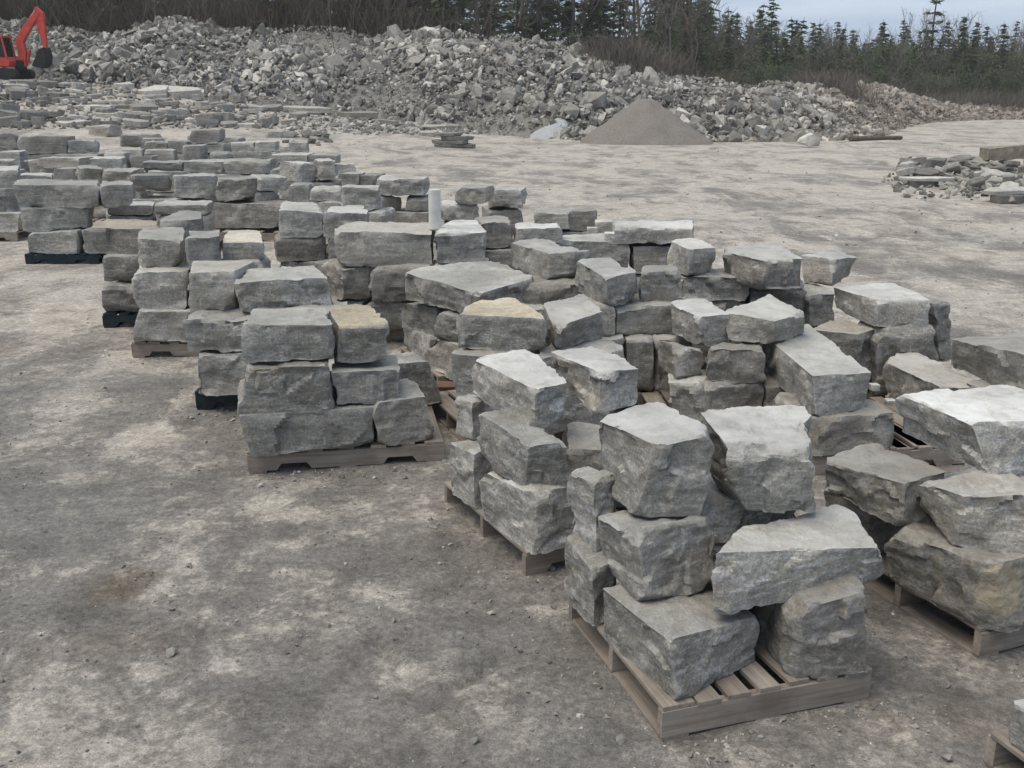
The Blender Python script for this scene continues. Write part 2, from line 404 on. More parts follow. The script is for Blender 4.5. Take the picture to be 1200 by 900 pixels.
track([(1250, 380), (1000, 270), (880, 222), (830, 190), (860, 172)], 0.3, -0.8)
track([(-40, 420), (60, 480), (180, 560), (300, 660), (420, 800), (470, 880)], 0.13, -0.55)
track([(-60, 560), (120, 610), (330, 720), (500, 880)], 0.15, 0.45)
c = un(135, 690, 0)
STAIN = 1 - sstep(0.2, 1.2, np.hypot((GX - c[0]) / 0.22 + 0.6 * w1, (GYY - c[1]) / 0.16 + 0.6 * w2))
o = link('ground', mesh_np('ground', np.stack([GX, GYY, GZ], -1).reshape(-1, 3), FQ, M_GROUND, True))
tag(o, kind='structure')
for nm_, arr in (('dusty', DUSTY), ('stain', STAIN)):
    a = o.data.attributes.new(nm_, 'FLOAT', 'POINT'); a.data.foreach_set('value', arr.ravel().astype(np.float32))

# ------------------------------------------------------------------ stone blocks
def lattice(nx, ny, nz):
    I = -np.ones((nx + 1, ny + 1, nz + 1), dtype=np.int64)
    i, j, k = np.meshgrid(range(nx + 1), range(ny + 1), range(nz + 1), indexing='ij')
    s = (i == 0) | (i == nx) | (j == 0) | (j == ny) | (k == 0) | (k == nz)
    I[s] = np.arange(s.sum())
    uvw = np.stack([i[s] / nx, j[s] / ny, k[s] / nz], -1)
    def q(A, flip):
        f = np.stack([A[:-1, :-1], A[1:, :-1], A[1:, 1:], A[:-1, 1:]], -1).reshape(-1, 4)
        return f[:, ::-1] if flip else f
    F = np.concatenate([q(I[:, :, 0], True), q(I[:, :, -1], False), q(I[:, 0, :], False), q(I[:, -1, :], True),
                        q(I[0, :, :], True), q(I[-1, :, :], False)])
    return uvw, F
def stone_mesh(C, cell, seed, rough=1.0):
    """C[u,v,w] = the eight corners (metres). Returns verts, quads of a rough split block."""
    rng = np.random.RandomState(seed); rough = 0.82 * rough
    C = np.asarray(C, float)
    ctr = C.reshape(-1, 3).mean(0)
    for k_ in range(3):                  # a little fuller, to make up for what chips away
        d_ = (C.take(1, k_) - C.take(0, k_)); l_ = np.linalg.norm(d_, axis=-1, keepdims=True); d_ = d_ / l_ * (0.011 if k_ < 2 else 0.004)
        C = np.stack([C.take(0, k_) - d_, C.take(1, k_) + d_], k_)
    L = np.array([np.linalg.norm(C[1].mean((0, 1)) - C[0].mean((0, 1))), np.linalg.norm(C[:, 1].mean((0, 1)) - C[:, 0].mean((0, 1))),
                  np.linalg.norm(C[:, :, 1].mean((0, 1)) - C[:, :, 0].mean((0, 1)))])
    n = np.clip(np.round(L / cell).astype(int), 4, 64)
    uvw, F = lattice(*n)
    c = (uvw * 2 - 1) * L / 2
    r = min(0.006, 0.04 * L.min())
    q = np.clip(c, -(L / 2 - r), L / 2 - r); d = c - q
    nd = np.linalg.norm(d, axis=1, keepdims=True)
    nrm = d / np.maximum(nd, 1e-9)
    c = q + nrm * np.minimum(nd, r)
    t = c / L + 0.5
    P = 0
    for a in (0, 1):
        for b_ in (0, 1):
            for e in (0, 1):
                w = (t[:, 0] if a else 1 - t[:, 0]) * (t[:, 1] if b_ else 1 - t[:, 1]) * (t[:, 2] if e else 1 - t[:, 2])
                P = P + w[:, None] * C[a, b_, e]
    # outward direction in world axes
    ax = np.stack([C[1].mean((0, 1)) - C[0].mean((0, 1)), C[:, 1].mean((0, 1)) - C[:, 0].mean((0, 1)), C[:, :, 1].mean((0, 1)) - C[:, :, 0].mean((0, 1))])
    ax /= np.linalg.norm(ax, axis=1, keepdims=True)
    N = nrm @ ax; N /= np.maximum(np.linalg.norm(N, axis=1, keepdims=True), 1e-9)
    S = L.min()
    # long wobble so that the faces are not planes
    wob = fbm(P * 2.6 + seed * 3.1, seed, 2)
    P = P + N * (wob * 0.020 * rough * min(1, S / 0.3))[:, None]
    # split facets: neighbouring scars at slightly different tilts
    K = 26
    sd = ctr + (rng.rand(K, 3) - 0.5) * L.max() * 1.0
    sd = P[rng.randint(0, len(P), K)]
    off = rng.uniform(-0.020, 0.010, K) * rough; tilt = rng.normal(0, 0.12, (K, 3)) * rough
    pj = P + 0.03 * np.stack([vnoise(P * 9, seed + 31), vnoise(P * 9, seed + 32), vnoise(P * 9, seed + 33)], -1)
    d2 = ((pj[:, None, :] - sd[None]) ** 2).sum(-1)
    d2 -= d2.min(1, keepdims=True)
    W = np.exp(-d2 / (0.0016 * S * S + 1e-5)); W /= W.sum(1, keepdims=True)
    h = off[None] + ((P[:, None, :] - sd[None]) * tilt[None]).sum(-1)
    sidef = 1 - 0.75 * np.abs(N[:, 2:3])
    P = P + N * np.clip((W * h).sum(1), -0.045, 0.018)[:, None] * sidef * min(1, S / 0.25)
    # broken arrises and corners
    rel = P - ctr
    for k in range(13):
        s = rng.choice([-1, 1], 3).astype(float)
        w = rng.uniform(0.6, 1.0, 3)
        if rng.rand() < 0.65: w[rng.randint(3)] *= rng.uniform(0, 0.15)
        nn = (s * w) @ ax; nn /= np.linalg.norm(nn)
        pr = rel @ nn
        cut = pr.max() - rng.uniform(0.008, 0.052) * min(1.2, S / 0.3) * rough
        ex = np.maximum(0, pr - (cut + 0.008 * vnoise(P * 14, seed + 60 + k)))
        rel = rel - ex[:, None] * nn * 0.92
    # conchoidal scars
    for k in range(14):
        i0 = rng.randint(len(rel)); R = rng.uniform(0.06, 0.28); dp = rng.uniform(0.005, 0.022) * rough * min(1.3, S / 0.25)
        nn = N[i0] + rng.normal(0, 0.35, 3); nn /= np.linalg.norm(nn)
        if nn[2] > 0.75: dp *= 0.35
        v_ = rel - (rel[i0] + nn * (R - dp)); al = v_ @ nn
        R2 = (R + 0.004 * vnoise(P * 16, seed + 90 + k)) ** 2
        pl = R2 - ((v_ - al[:, None] * nn) ** 2).sum(1)
        push = al + np.sqrt(np.maximum(pl, 0))
        push = np.where((pl > 0) & (push > 0) & (N @ nn > 0.15), np.minimum(push, 1.25 * dp), 0)
        rel = rel - push[:, None] * nn
    P = rel + ctr
    P = P + N * (0.006 * rough * fbm(P * 11, seed + 7, 2) + 0.0045 * rough * fbm(P * 36, seed + 8, 2))[:, None]
    return P, F

STONES = {}
REG_GROUP = 'stone blocks stacked on pallets'
rng_tone = random.Random(4)
def add_block(key, label, C, tone=None, tan=0.0, spot=None, dust=0.8, rough=1.0, name='stone_block', cat='stone block', group=REG_GROUP, cellk=1.0):
    C = np.asarray(C, float)
    ctr = C.reshape(-1, 3).mean(0)
    cell = max(0.0105, 0.0034 * ctr[1]) * cellk
    V, F = stone_mesh(C, cell, 11 + len(STONES) * 7, rough)
    base = np.array((ctr[0], ctr[1], V[:, 2].min()))
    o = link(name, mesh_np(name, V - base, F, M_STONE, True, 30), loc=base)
    o['tone'] = float(tone if tone is not None else rng_tone.uniform(0.78, 1.2))
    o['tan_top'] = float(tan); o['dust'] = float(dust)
    if spot is not None:
        o['tan_spot'] = 1.0; o['tan_at'] = [float(x) for x in (np.asarray(spot) - base)]
    else:
        o['tan_spot'] = 0.0; o['tan_at'] = [0.0, 0.0, 0.0]
    tag(o, label, cat, group)
    STONES[key] = dict(o=o, C=C, zt=C[:, :, 1, 2].mean(), ztmax=C[:, :, 1, 2].max(), zb=C[:, :, 0, 2].mean())
    return o
PAL_T = 0.135
def block(key, label, b, t, on=None, back=None, depth=0.5, zb=None, gap=0.0, **kw):
    """b, t: 2 or 3 pixels (left, [front corner], right) of the bottom and top front edge."""
    if zb is None:
        zb = PAL_T if on is None else float(np.mean([STONES[k]['zt'] for k in on.split()])) + gap
    B = [un(*p, zb) for p in b]
    T0 = [at_y(*p, q[1]) for p, q in zip(t, B)]
    zm = np.mean([p[2] for p in T0])
    T = [un(*p, min(CAM_H - 0.15, zm + 0.45 * (q[2] - zm))) for p, q in zip(t, T0)]
    zm = np.mean([p[2] for p in T])
    up = np.array((0, 0, 1.0))
    if len(b) == 2:
        e = B[1] - B[0]; n = np.array((-e[1], e[0], 0)); n /= np.linalg.norm(n)
        bb = [B[0] + n * depth, B[1] + n * depth]
        if back:
            tr, tl = un(*back[0], zm), un(*back[1], zm)
            bt = []
            for q_, f_ in ((tl, T[0]), (tr, T[1])):      # no block is deeper than its pallet allows
                d_ = (q_ - f_)[:2]; l_ = np.hypot(*d_); k_ = min(1.0, 0.85 / l_)
                bt.append(np.array((*(f_[:2] + d_ * k_), zm)))
            bb = [np.array((*(0.6 * p[:2] + 0.4 * q[:2]), zb)) for p, q in zip(bt, bb)]
        else: bt = [T[0] + n * depth * 0.93, T[1] + n * depth * 0.93]
        C = [[[B[0], T[0]], [bb[0], bt[0]]], [[B[1], T[1]], [bb[1], bt[1]]]]
    else:
        b3 = B[0] + B[2] - B[1]; t3 = T[0] + T[2] - T[1]
        if back:
            t3 = un(*back, zm); b3 = np.array((*(0.5 * b3[:2] + 0.5 * t3[:2]), zb))
        C = [[[B[1], T[1]], [B[0], T[0]]], [[B[2], T[2]], [b3, t3]]]
    return add_block(key, label, C, **kw)
def fblock(key, label, ybase, x0, x1, yt, yb, depth=0.5, skew=0.0, **kw):
    """A block of a far stack whose front stands at the ground row ybase."""
    Y = gy(ybase)
    b0, b1, t0, t1 = at_y(x0, yb, Y), at_y(x1, yb, Y + skew), at_y(x0, yt, Y), at_y(x1, yt, Y + skew)
    for p in (b0, b1): p[2] = max(p[2], PAL_T)
    d = np.array((-skew * depth / max(0.2, b1[0] - b0[0]), depth, 0))
    return add_block(key, label, [[[b0, t0], [b0 + d, t0 + d]], [[b1, t1], [b1 + d, t1 + d]]], **kw)

# ------------------------------------------------------------------ pallets
PAL = {}
def pallet(key, label, p0, e_dir, length, depth, mat=M_WOOD, seed=0, notch=True):
    """p0: front-left corner on the ground, e_dir: unit vector along the front edge."""
    rng = random.Random(seed + 5)
    ang = math.atan2(e_dir[1], e_dir[0])
    root = link('pallet', None, loc=(p0[0], p0[1], -0.012), rot=(0, 0, ang))
    tag(root, label, 'pallet', 'pallets under the stone blocks')
    th, tb = 0.020, 0.018; hs = PAL_T + 0.012 - th - tb
    def board(name, c, s, z0, yaw=0.0):
        bm = bmesh.new(); bm_box(bm, (0, 0, 0), s, None, 0.003)
        return bm_obj(name, bm, mat, root, (c[0], c[1], z0 + s[2] / 2), (0, 0, yaw))
    # stringers along the front edge, two fork notches each
    for y in (0.02, depth / 2, depth - 0.02):
        bm = bmesh.new(); Lh = length / 2; nt_, w = 0.042, 0.11
        pts = [(-Lh, 0)]
        for cx in ((-0.27 * length, 0.27 * length) if notch else ()):
            pts += [(cx - w, 0), (cx - w + 0.03, nt_), (cx + w - 0.03, nt_), (cx + w, 0)]
        pts += [(Lh, 0), (Lh, hs), (-Lh, hs)]
        bm_prism(bm, pts, -0.02, 0.02)
        bm_obj('stringer', bm, mat, root, (length / 2, y, tb))
    n = 7; w = 0.095; lead = 0.13
    xs = [lead / 2] + [lead + (length - 2 * lead) * (i + 0.5) / (n - 2) for i in range(n - 2)] + [length - lead / 2]
    for i, x in enumerate(xs):
        ww = lead if i in (0, n - 1) else w
        L = depth + rng.uniform(-0.03, 0.012)
        bm = bmesh.new(); bm_box(bm, (0, 0, 0), (L, ww * rng.uniform(0.92, 1.05), th), None, 0.003)
        bm_obj('deck_board', bm, mat, root, (x, depth / 2 + rng.uniform(-0.006, 0.006), tb + hs + th / 2), (0, 0, math.pi / 2 + rng.uniform(-0.012, 0.012)))
    for x in (0.06, length / 2, length - 0.06):
        bm = bmesh.new(); bm_box(bm, (0, 0, 0), (depth, 0.11, tb), None, 0.003)
        bm_obj('bottom_board', bm, mat, root, (x, depth / 2, tb / 2), (0, 0, math.pi / 2))
    PAL[key] = (np.array(p0[:2]), np.array(e_dir), np.array((-e_dir[1], e_dir[0])))
def pblock(key, label, pk, u0, u1, v0, v1, z0, z1, **kw):
    o_, e_, n__ = PAL[pk]
    add_block(key, label, [[[np.array((*(o_ + e_ * u + n__ * v), z)) for z in (z0, z1)] for v in (v0, v1)] for u in (u0, u1)], **kw)
def pallet_px(key, label, f0, f1, length=None, depth=1.0, **kw):
    a, b_ = un(*f0, 0), un(*f1, 0); e = (b_ - a)[:2]; L = np.hypot(*e)
    pallet(key, label, a, e / L, length or L, depth, **kw)

def G_(what, where): return what + ', ' + where

# --- front pallet
pallet_px('P1', 'frontmost weathered wooden pallet with gaps between its deck boards', (775, 867), (1018, 818), depth=0.99, notch=False)
S = 'frontmost pallet'
block('1a', 'large grey block with brownish ledge, bottom front corner of the ' + S, [(711, 748), (797, 822), (884, 775)], [(706, 688), (782, 749), (889, 722)], spot=un(800, 722, 0.5), dust=0.5, rough=0.8)
block('1b', 'smooth grey block at the bottom right of the ' + S, [(918, 793), (1017, 789)], [(931, 716), (1012, 693)], depth=0.42, dust=0.4, rough=0.7)
block('1c', 'narrow grey block at the bottom left rear corner of the ' + S, [(667, 702), (697, 735), (722, 724)], [(666, 630), (694, 668), (724, 656)], dust=0.4)
pblock('1r', 'rear grey block seen through the gap at the bottom of the ' + S, 'P1', 0.30, 0.62, 0.56, 0.97, PAL_T, 0.47)
pblock('1q', 'rear grey block at the bottom right of the ' + S, 'P1', 0.65, 0.93, 0.50, 0.95, PAL_T, 0.45)
block('1d', 'grey block with pale rim, middle left of the ' + S + ' under the squarish block', [(712, 662), (758, 708), (830, 690)], [(704, 604), (749, 625), (849, 602)], on='1a', dust=0.7)
block('1e', 'small grey block in the middle of the left rear on the ' + S, [(671, 628), (700, 646), (722, 640)], [(666, 552), (697, 566), (724, 553)], on='1c', dust=0.45)
block('1f', 'long wedge shaped grey slab overhanging at the middle right of the ' + S, [(842, 722), (1038, 680)], [(842, 647), (1032, 640)], on='1a 1b', back=[(990, 590), (872, 618)], dust=0.75, rough=0.9)
pblock('1s', 'rear grey block in shade between the two upper blocks of the ' + S, 'P1', 0.34, 0.90, 0.60, 0.95, 0.47, 0.66)
block('1g', 'squarish block with white flat top, top left of the ' + S, [(706, 566), (744, 606), (816, 604)], [(701, 491), (772, 523), (839, 508)], on='1d', back=(768, 472), dust=1.25, rough=0.75)
block('1h', 'big block with pitted pale top, top right of the ' + S, [(824, 582), (866, 602), (958, 601)], [(816, 476), (858, 526), (960, 530)], on='1d 1f', back=(940, 474), dust=1.0, rough=1.1)
# --- pallet at the right edge
p = un(1147, 771, 0); q = un(1200, 757, 0); e = (q - p)[:2]; e /= np.hypot(*e)
pallet('P2', 'wooden pallet under the stack cut by the right edge of the photo', p, e, 1.05, 1.0, seed=2, notch=False)
S = 'stack at the right edge'
block('2a', 'long grey block with yellowish end, lowest of the ' + S, [(1032, 688), (1172, 742), (1250, 722)], [(1036, 620), (1158, 662), (1235, 645)], spot=un(1178, 695, 0.32), dust=0.4)
pblock('2r', 'rear grey block at the bottom of the ' + S, 'P2', 0.45, 1.0, 0.5, 0.95, PAL_T, 0.42)
pblock('2s', 'grey block in shade under the low curved block of the ' + S, 'P2', -0.02, 0.40, 0.72, 1.02, PAL_T, 0.44)
block('2b', 'low grey block with curved pale top, middle left of the ' + S, [(966, 582), (1058, 616), (1108, 600)], [(967, 540), (1060, 566), (1108, 552)], on='2a', back=(1012, 513), dust=0.8)
block('2c', 'rounded grey block in the middle right of the ' + S, [(1080, 606), (1122, 642), (1250, 660)], [(1075, 562), (1130, 582), (1250, 580)], on='2a', back=(1170, 550), dust=0.6)
block('2d', 'big grey block with white flat top, uppermost of the ' + S, [(1058, 508), (1165, 565), (1270, 550)], [(1055, 462), (1136, 494), (1270, 493)], on='2b 2c', back=(1185, 452), dust=1.3, rough=0.85)
# --- corner pallet bottom right
e = np.array((math.cos(0.35), math.sin(0.35))); n_ = np.array((-e[1], e[0]))
p = un(1153, 893, 0); p[:2] -= n_ * 0.9
pallet('P0', 'pallet corner with reddish end in the bottom right corner of the photo', p, e, 1.0, 0.9, seed=3)
a = p[:2] + e * 0.02 + n_ * 0.22
C = [[[np.array((*(a + e * u * 0.6 + n_ * v * 0.60), z)) for z in (PAL_T, 0.29)] for v in (0, 1)] for u in (0, 1)]
add_block('0a', 'pale bluish block barely showing in the bottom right corner of the photo', C, tone=1.1, rough=0.5)
# --- second pallet behind the front one
A3, B3 = un(521, 589, 0), un(616, 677, 0)
dv = (A3 - B3)[:2]; L3 = np.hypot(*dv); dv /= L3
pallet('P3', 'wooden pallet with a split edge just behind and left of the frontmost pallet', B3, np.array((dv[1], -dv[0])), 1.0, L3, seed=4)
S = 'second pallet from the front'
block('3a', 'broad brownish grey block, bottom front of the ' + S, [(571, 608), (628, 652), (676, 640)], [(569, 553), (620, 578), (676, 568)], dust=0.3)
block('3b', 'narrow grey block, bottom left rear of the ' + S, [(527, 573), (556, 598), (578, 590)], [(525, 519), (555, 531), (578, 524)], dust=0.4)
block('3r', 'rear grey block at the bottom right of the ' + S, [(690, 600), (790, 590)], [(690, 540), (790, 535)], depth=0.45)
block('3c', 'grey block with sharp front corner, middle of the ' + S, [(564, 545), (615, 573), (668, 573)], [(563, 484), (621, 521), (664, 518)], on='3a', dust=0.5)
block('3d', 'grey block half hidden at the middle right of the ' + S, [(664, 565), (730, 560)], [(664, 524), (726, 530)], on='3a', back=[(716, 500), (668, 496)], dust=0.55)
block('3e', 'small grey block, middle left rear of the ' + S, [(536, 507), (552, 517), (568, 514)], [(535, 466), (553, 473), (568, 468)], on='3b', dust=0.4)
block('3f', 'grey block with pale pointed top, top left of the ' + S, [(555, 460), (627, 503), (664, 495)], [(552, 419), (628, 456), (665, 447)], on='3c', back=(622, 409), dust=1.0)
block('3g', 'grey block with pale slanting top, top right of the ' + S, [(655, 452), (702, 486), (748, 475)], [(648, 413), (704, 436), (747, 432)], on='3c 3d', back=(697, 404), dust=1.05)
# --- pallet with the squared blocks, left of centre
pallet_px('P4', 'pale wooden pallet with notched edge under the squared blocks left of centre', (291, 554), (521, 540), depth=1.05, seed=6)
S = 'pallet with notched edge'
block('4a', 'long rounded grey block, bottom left on the ' + S, [(298, 534), (440, 524)], [(284, 488), (438, 477)], depth=0.52, dust=0.3, rough=0.8)
block('4b', 'grey block, bottom right on the ' + S, [(444, 523), (510, 517)], [(440, 472), (498, 464)], depth=0.5, dust=0.4)
block('4p', 'low grey block at the bottom right rear of the ' + S, [(468, 480), (522, 474)], [(462, 428), (500, 424)], depth=0.4, dust=0.5)
block('4q', 'grey block at the bottom left rear of the ' + S, [(290, 490), (420, 482)], [(290, 440), (420, 432)], depth=0.35)
block('4c', 'grey block, middle left on the ' + S, [(282, 487), (386, 480)], [(292, 430), (388, 428)], on='4a', depth=0.45, dust=0.3, rough=0.8)
block('4d', 'grey block, middle right on the ' + S, [(396, 474), (469, 471)], [(390, 437), (468, 433)], on='4a 4b', depth=0.45, dust=0.6, rough=0.8)
block('4e', 'squared grey block with bluish top edge, top left on the ' + S, [(286, 426), (392, 422)], [(287, 380), (392, 380)], on='4c', back=[(378, 361), (297, 362)], dust=0.6, rough=0.7, tone=1.0)
block('4f', 'squared block with ochre top, top right on the ' + S, [(395, 426), (453, 424)], [(397, 382), (453, 380)], on='4c 4d', back=[(430, 356), (384, 357)], tan=1.0, dust=0.3, rough=0.7)
# --- next pallets of the left row, going back
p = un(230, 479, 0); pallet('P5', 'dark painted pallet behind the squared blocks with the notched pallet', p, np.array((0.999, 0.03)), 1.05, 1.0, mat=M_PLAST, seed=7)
S = 'second stack of the left row'
block('5a', 'dark grey block, lowest of the ' + S, [(231, 464), (296, 462)], [(231, 416), (296, 413)], depth=0.45, dust=0.4)
block('5r', 'grey block at the lower right of the ' + S, [(300, 464), (410, 460)], [(300, 415), (410, 410)], depth=0.45)
block('5b', 'grey block jutting out left, middle of the ' + S, [(222, 412), (292, 414)], [(217, 375), (292, 372)], on='5a', depth=0.45, dust=0.7)
block('5s', 'grey block at the middle right of the ' + S, [(296, 414), (405, 410)], [(296, 372), (405, 366)], on='5r', depth=0.45)
block('5c', 'squarish grey block, top left of the ' + S, [(225, 364), (272, 364)], [(224, 320), (272, 318)], on='5b', back=[(300, 306), (228, 306)], dust=0.6, rough=0.7)
block('5d', 'long grey block with pale edge, top right of the ' + S, [(277, 367), (388, 361)], [(269, 331), (384, 325)], on='5b 5s', back=[(368, 311), (300, 314)], dust=0.75)
p = un(155, 418, 0); pallet('P6', 'brown wooden pallet with dark opening, third in the left row', p, np.array((0.9995, 0.03)), 1.15, 1.0, seed=8)
S = 'third stack of the left row'
block('6a', 'low grey block, bottom of the ' + S, [(157, 403), (226, 401)], [(163, 365), (226, 364)], depth=0.45, dust=0.4)
block('6r', 'grey block hidden at the lower right of the ' + S, [(230, 403), (312, 400)], [(230, 364), (312, 362)], depth=0.45)
block('6b', 'pale faced grey block, middle of the ' + S, [(157, 362), (217, 361)], [(154, 320), (217, 318)], on='6a', depth=0.45, dust=0.6, tone=1.15)
block('6s', 'grey block hidden at the middle right of the ' + S, [(222, 362), (312, 360)], [(222, 312), (312, 307)], on='6r', depth=0.45)
block('6c', 'grey block with uneven top, top left of the ' + S, [(163, 314), (214, 313)], [(162, 281), (214, 280)], on='6b', back=[(214, 264), (168, 266)], dust=0.7)
block('6d', 'small grey block beside the cream topped one, ' + S, [(218, 311), (257, 310)], [(216, 279), (257, 277)], on='6s', back=[(255, 269), (222, 270)], dust=0.7)
block('6e', 'small block with cream coloured top behind the long block of the left row', [(262, 306), (308, 305)], [(262, 284), (307, 284)], on='6s', back=[(303, 268), (268, 268)], tan=0.6, dust=1.1, rough=0.6, tone=1.1)
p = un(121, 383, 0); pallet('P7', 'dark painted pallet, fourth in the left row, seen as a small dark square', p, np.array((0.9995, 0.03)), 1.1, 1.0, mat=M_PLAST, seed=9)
S = 'fourth stack of the left row'
block('7a', 'dark grey block, lowest of the ' + S, [(122, 367), (168, 367)], [(122, 336), (168, 335)], depth=0.45, dust=0.3)
block('7r', 'grey block hidden at the lower right of the ' + S, [(172, 367), (240, 366)], [(172, 334), (240, 332)], depth=0.45)
block('7b', 'grey block, middle of the ' + S, [(120, 331), (168, 331)], [(119, 301), (168, 300)], on='7a', depth=0.45, dust=0.4)
block('7s', 'grey block hidden at the middle right of the ' + S, [(172, 331), (240, 330)], [(172, 298), (240, 296)], on='7r', depth=0.45)
block('7c', 'block with ochre streaked top, top left of the ' + S, [(110, 299), (188, 300)], [(109, 268), (188, 269)], on='7b', back=[(178, 251), (114, 252)], tan=0.8, dust=0.5)
block('7d', 'pale topped block, top right of the ' + S, [(192, 298), (240, 296)], [(186, 258), (236, 256)], on='7s', back=[(232, 246), (192, 247)], dust=0.9)
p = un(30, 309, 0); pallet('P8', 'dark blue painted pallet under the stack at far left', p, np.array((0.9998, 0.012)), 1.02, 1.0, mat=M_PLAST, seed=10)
S = 'stack on the dark blue pallet'
block('8a', 'small grey block, bottom left of the ' + S, [(33, 297), (90, 297)], [(33, 273), (88, 271)], depth=0.45, dust=0.3)
block('8b', 'grey block, bottom right of the ' + S, [(96, 297), (128, 297)], [(95, 270), (128, 269)], depth=0.45, dust=0.3)
block('8c', 'grey block, middle of the ' + S, [(27, 271), (103, 269)], [(24, 244), (104, 243)], on='8a', depth=0.45, dust=0.3)
block('8d', 'long grey block with slanting face, top of the ' + S, [(24, 243), (115, 244)], [(17, 217), (118, 216)], on='8c', back=[(112, 208), (26, 208)], dust=0.6)
block('8e', 'grey block right of the long block, top of the ' + S, [(119, 244), (156, 242)], [(118, 218), (155, 217)], zb=0.75, back=[(150, 208), (122, 209)], dust=0.7)
p = un(-70, 282, 0); pallet('P9', 'grey wooden pallet cut off by the left edge of the photo', p, np.array((1, 0.0)), 1.25, 1.0, seed=12)
S = 'stack cut by the left edge'
block('9a', 'grey block, bottom of the ' + S, [(-60, 272), (21, 272)], [(-60, 251), (22, 250)], depth=0.45, dust=0.3)
block('9b', 'grey block, middle of the ' + S, [(-58, 250), (14, 249)], [(-58, 223), (14, 222)], on='9a', depth=0.45, dust=0.3)
block('9c', 'grey block with pale top, top of the ' + S, [(-52, 222), (19, 221)], [(-52, 199), (22, 198)], on='9b', back=[(20, 187), (-50, 187)], dust=1.0)

# --- middle column, from the front backwards
A, B = un(500, 480, 0), un(552, 528, 0); dv = (A - B)[:2]; LL = np.hypot(*dv); dv /= LL
pallet('P13', 'wooden pallet with reddish soil beside it behind the second front pallet', B, np.array((dv[1], -dv[0])), 1.1, 1.0, seed=13)
S = 'stack with the round ochre block'
block('13e', 'grey block at the bottom left of the ' + S, [(545, 503), (620, 512)], [(538, 462), (615, 468)], depth=0.45)
block('13h', 'grey block at the bottom right of the ' + S, [(628, 512), (712, 500)], [(628, 468), (712, 458)], depth=0.45)
block('13c', 'grey block at the middle left of the ' + S, [(535, 462), (622, 468)], [(531, 414), (620, 420)], on='13e', depth=0.45, dust=0.6)
block('13d', 'grey pale topped block, middle right of the ' + S, [(630, 466), (732, 456)], [(630, 418), (732, 413)], on='13h', back=[(722, 397), (650, 402)], dust=0.7)
block('13a', 'rounded block with bright ochre top in the centre of the photo', [(543, 410), (638, 414)], [(538, 368), (638, 374)], on='13c', back=[(602, 349), (556, 350)], tan=1.0, dust=0.3, rough=0.8)
block('13b', 'grey block with pale folded top right of the round ochre topped block', [(640, 396), (652, 410), (705, 398)], [(637, 356), (650, 384), (705, 365)], on='13d', back=(682, 342), dust=1.15)
A, B = un(470, 424, 0), un(514, 460, 0); dv = (A - B)[:2]; dv /= np.hypot(*dv)
pallet('P12', 'wooden pallet with dark slot right of the squared blocks with ochre top', B, np.array((dv[1], -dv[0])), 1.1, 1.05, seed=14)
S = 'leaning stack beside the ochre block'
block('12d', 'tilted grey block, bottom front of the ' + S, [(498, 428), (532, 446)], [(504, 396), (541, 404)], depth=0.5, dust=0.5)
block('12c', 'dark grey block, bottom rear of the ' + S, [(474, 408), (499, 426)], [(472, 384), (505, 394)], depth=0.45, dust=0.3)
block('12h', 'grey block hidden at the bottom right of the ' + S, [(545, 448), (640, 440)], [(545, 404), (640, 398)], depth=0.5)
block('12b', 'dark grey block, middle left of the ' + S, [(472, 384), (512, 396)], [(471, 354), (513, 362)], on='12c', depth=0.45, dust=0.3)
block('12e', 'grey block, middle right of the ' + S, [(513, 398), (545, 404)], [(512, 366), (545, 372)], on='12d', depth=0.45, dust=0.4)
block('12i', 'grey block hidden in the middle of the ' + S, [(550, 404), (640, 398)], [(550, 368), (640, 362)], on='12h', depth=0.45)
block('12a', 'long grey block with bumpy top lying behind the round ochre topped block', [(476, 352), (560, 374), (626, 364)], [(473, 319), (562, 344), (628, 325)], on='12b 12e 12i', back=(578, 304), dust=0.75, rough=1.2)
p = un(372, 398, 0); pallet('P11', 'wooden pallet hidden under the blocks that carry the white post', p, np.array((0.999, -0.03)), 1.35, 1.05, seed=15)
S = 'stack with the white post'
block('11e', 'grey block, bottom left of the ' + S, [(376, 385), (425, 387)], [(376, 353), (425, 354)], depth=0.45)
block('11f', 'brownish grey block, bottom centre of the ' + S, [(428, 388), (476, 389)], [(427, 354), (476, 354)], depth=0.45, dust=0.5)
block('11g', 'grey block hidden at the bottom right of the ' + S, [(482, 388), (575, 386)], [(482, 354), (575, 352)], depth=0.45)
block('11c', 'grey block with two lit sides, middle left of the ' + S, [(376, 345), (402, 356), (433, 354)], [(378, 305), (402, 316), (434, 311)], on='11e', dust=0.4)
block('11d', 'grey block behind a dark slot, middle of the ' + S, [(440, 356), (502, 355)], [(438, 313), (502, 312)], on='11f', depth=0.45, dust=0.3)
block('11h', 'grey block hidden at the middle right of the ' + S, [(506, 356), (576, 354)], [(506, 312), (576, 310)], on='11g', depth=0.45)
block('11a', 'long grey block left below the white post', [(394, 312), (507, 311)], [(392, 272), (507, 273)], on='11c 11d', back=[(500, 258), (402, 258)], dust=0.7)
block('11b', 'squarish block with white top right below the white post', [(512, 310), (570, 309)], [(512, 273), (570, 271)], on='11h', back=[(556, 257), (516, 258)], dust=1.1)
